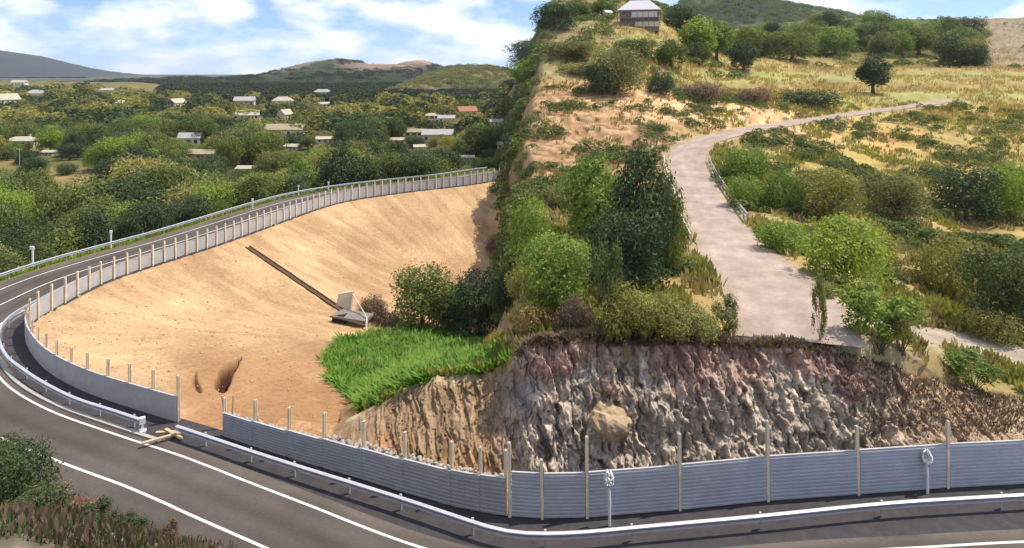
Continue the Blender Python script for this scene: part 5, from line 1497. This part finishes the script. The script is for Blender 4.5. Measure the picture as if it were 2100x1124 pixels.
# dry grass and weeds over the right-hand slopes
def right_pts(n, y0, y1, fn, p0=1055, p1=2180):
    out = []
    while len(out) < n:
        px = rng.uniform(p0, p1); y = y0 * (y1 / y0) ** rng.random(); x = (px - 1050) / F * y
        if not fn(px, x, y): continue
        i_ = min(np.searchsorted(Yr, y), nr - 1); j = min(np.searchsorted(pxc, px), nc - 1)
        if SRD[i_, j] < 4.4 or (FKD[i_, j] < 3.4 and px > 1600): continue
        if y < yc_[i_, j] + 0.3: continue
        out.append((x, y, float(tz(x, y))))
    return out
tufts('dry_grass', 'straw coloured dry grass over the right hand slopes', 'grass', right_pts(6500, 42, 230, lambda p, x, y: fbm(np.array(x / 9), np.array(y / 9), 2, 5) > -0.05), 0.75, LEAF['straw'], 5, 0.7, 8)
tufts('green_weeds', 'yellow green weeds over the right hand slopes', 'weeds', right_pts(7500, 42, 230, lambda p, x, y: fbm(np.array(x / 12), np.array(y / 12), 2, 15) > 0.15 and not (p < 1400 and 104 < y < 196)), 0.85, LEAF['yellow'], 6, 0.8, 9)
sc_ = []
for q in right_pts(2600, 55, 215, lambda p, x, y: fbm(np.array(x / 14), np.array(y / 14), 3, 25) > 0.12):
    s = lr.uniform(0.7, 2.2) * (0.6 if q[1] < 90 else 1); sc_.append((q[0], q[1], q[2] - 0.1, s, s * lr.uniform(1.1, 1.8)))
mass('low_scrub', 'low green scrub dotted over the right hand slopes', 'scrub', sc_, LEAF['mid'])
# overhanging dead growth along the rim and gentle end of the bank
pts = []
for _ in range(5200):
    c = rng.integers(120, len(bp) - 1); 
    if bp[c] < 1060: continue
    r_ = rng.integers(int(nt_ * 0.80), int(nt_ * 0.93)) if bp[c] < 1700 else rng.integers(int(nt_ * 0.35), int(nt_ * 0.95))
    pts.append((bx[r_, c], by[r_, c], bz[r_, c]))
tufts('bank_dry_growth', 'reddish dead growth hanging along the rim of the cut bank', 'dry growth', pts, 0.24, LEAF['brown'], 5, 1.2, 12, 1.6)
pts = []
for _ in range(6000):
    px = rng.uniform(-20, 520); y = rng.uniform(7, 36); x = (px - 1050) / F * y; z = float(tz(x, y))
    if z < 0.5 or z > 20: continue
    pts.append((x, y, z))
tufts('roadside_dry_grass', 'dry grass tufts on the near roadside slope', 'grass', pts, 0.085, LEAF['dark'], 7, 1.8, 14)  # dark leaf colour stands in for shade on the near slope
tufts('roadside_dead_stalks', 'brown dead stalks on the near roadside slope', 'dry growth', [(q[0] + 0.1, q[1] + 0.07, q[2]) for q in pts[::2]], 0.11, LEAF['brown'], 5, 1.6, 15)
# grass on the verge slope beyond the far guardrail
pts = []
for _ in range(6000):
    i_ = rng.integers(I_BEND - 5, I_END); o_ = rng.uniform(13.2, 24)
    x, y = FL[i_] + OUT[i_] * o_
    pts.append((x, y, float(tz(x, y))))
tufts('verge_grass', 'green grass on the slope just beyond the far guardrail', 'grass', pts, 0.8, LEAF['bright'], 6, 0.8, 17)

# clods and stones left on the fresh fill
pts = []
for _ in range(2200):
    px = rnd.uniform(90, 1010); py = rnd.uniform(420, 850); 
    i_ = None
    y = rnd.uniform(42, 135) if rnd.random() < 0.5 else rnd.uniform(42, 75); x = (px - 1050) / F * y
    i_ = min(np.searchsorted(Yr, y), nr - 1); j = min(np.searchsorted(pxc, px), nc - 1)
    if not (SG[i_, j] < -1.0) or is_grass[i_, j] or wr[i_, j] > 0.3 or y < yc_[i_, j] + 0.5: continue
    pts.append((x, y, float(tz(x, y)) + 0.01))
rubble('clods', 'earth clods and small stones scattered on the sandy fill', pts, [0.03 + 0.16 * rnd.random() ** 3 for _ in pts], mat_plain('earth_clod', (0.36, 0.235, 0.125), 0.95, 0.35, 1.2), 21)

# scrub on the steep flank of the spur
fl_ = []
for _ in range(700):
    y = rng.uniform(70, 330); px = rng.uniform(1015, 1180 if y > 170 else 1075); x = (px - 1050) / F * y
    i_ = min(np.searchsorted(Yr, y), nr - 1); j = min(np.searchsorted(pxc, px), nc - 1)
    if not 0.15 < wr[i_, j] < 0.97: continue
    s = rng.uniform(1.2, 3.2) * (1.5 if y > 180 else 1); fl_.append((x, y, float(tz(x, y)) - 0.3, s, s * 1.4))
mass('spur_scrub', 'green scrub clinging to the steep edge of the spur', 'scrub', fl_, LEAF['mid'])
tufts('field_grass', 'pale straw coloured grass of the fields on the upper slope', 'grass', right_pts(6000, 196, 420, lambda p, x, y: p > 1180 and fbm(np.array(x / 25), np.array(y / 25), 2, 35) > -0.2), 1.1, LEAF['straw'], 4, 1.2, 19, 0.9)

# ------------------------------------------------------------------ haze: the air between here and the far hills
hm = bpy.data.materials.new('haze_air'); hm.use_nodes = True; hn = hm.node_tree; hn.nodes.clear()
ho = hn.nodes.new('ShaderNodeOutputMaterial'); hv = hn.nodes.new('ShaderNodeVolumePrincipled')
hv.inputs['Density'].default_value = 0.00005; hv.inputs['Color'].default_value = (0.80, 0.88, 1.0, 1); hv.inputs['Anisotropy'].default_value = 0.2
hn.links.new(hv.outputs[0], ho.inputs['Volume'])
tag(obj('haze', MB().box(-14100, 14100, -500, 14100, -41.5, 320).mesh('haze', hm)), kind='stuff')
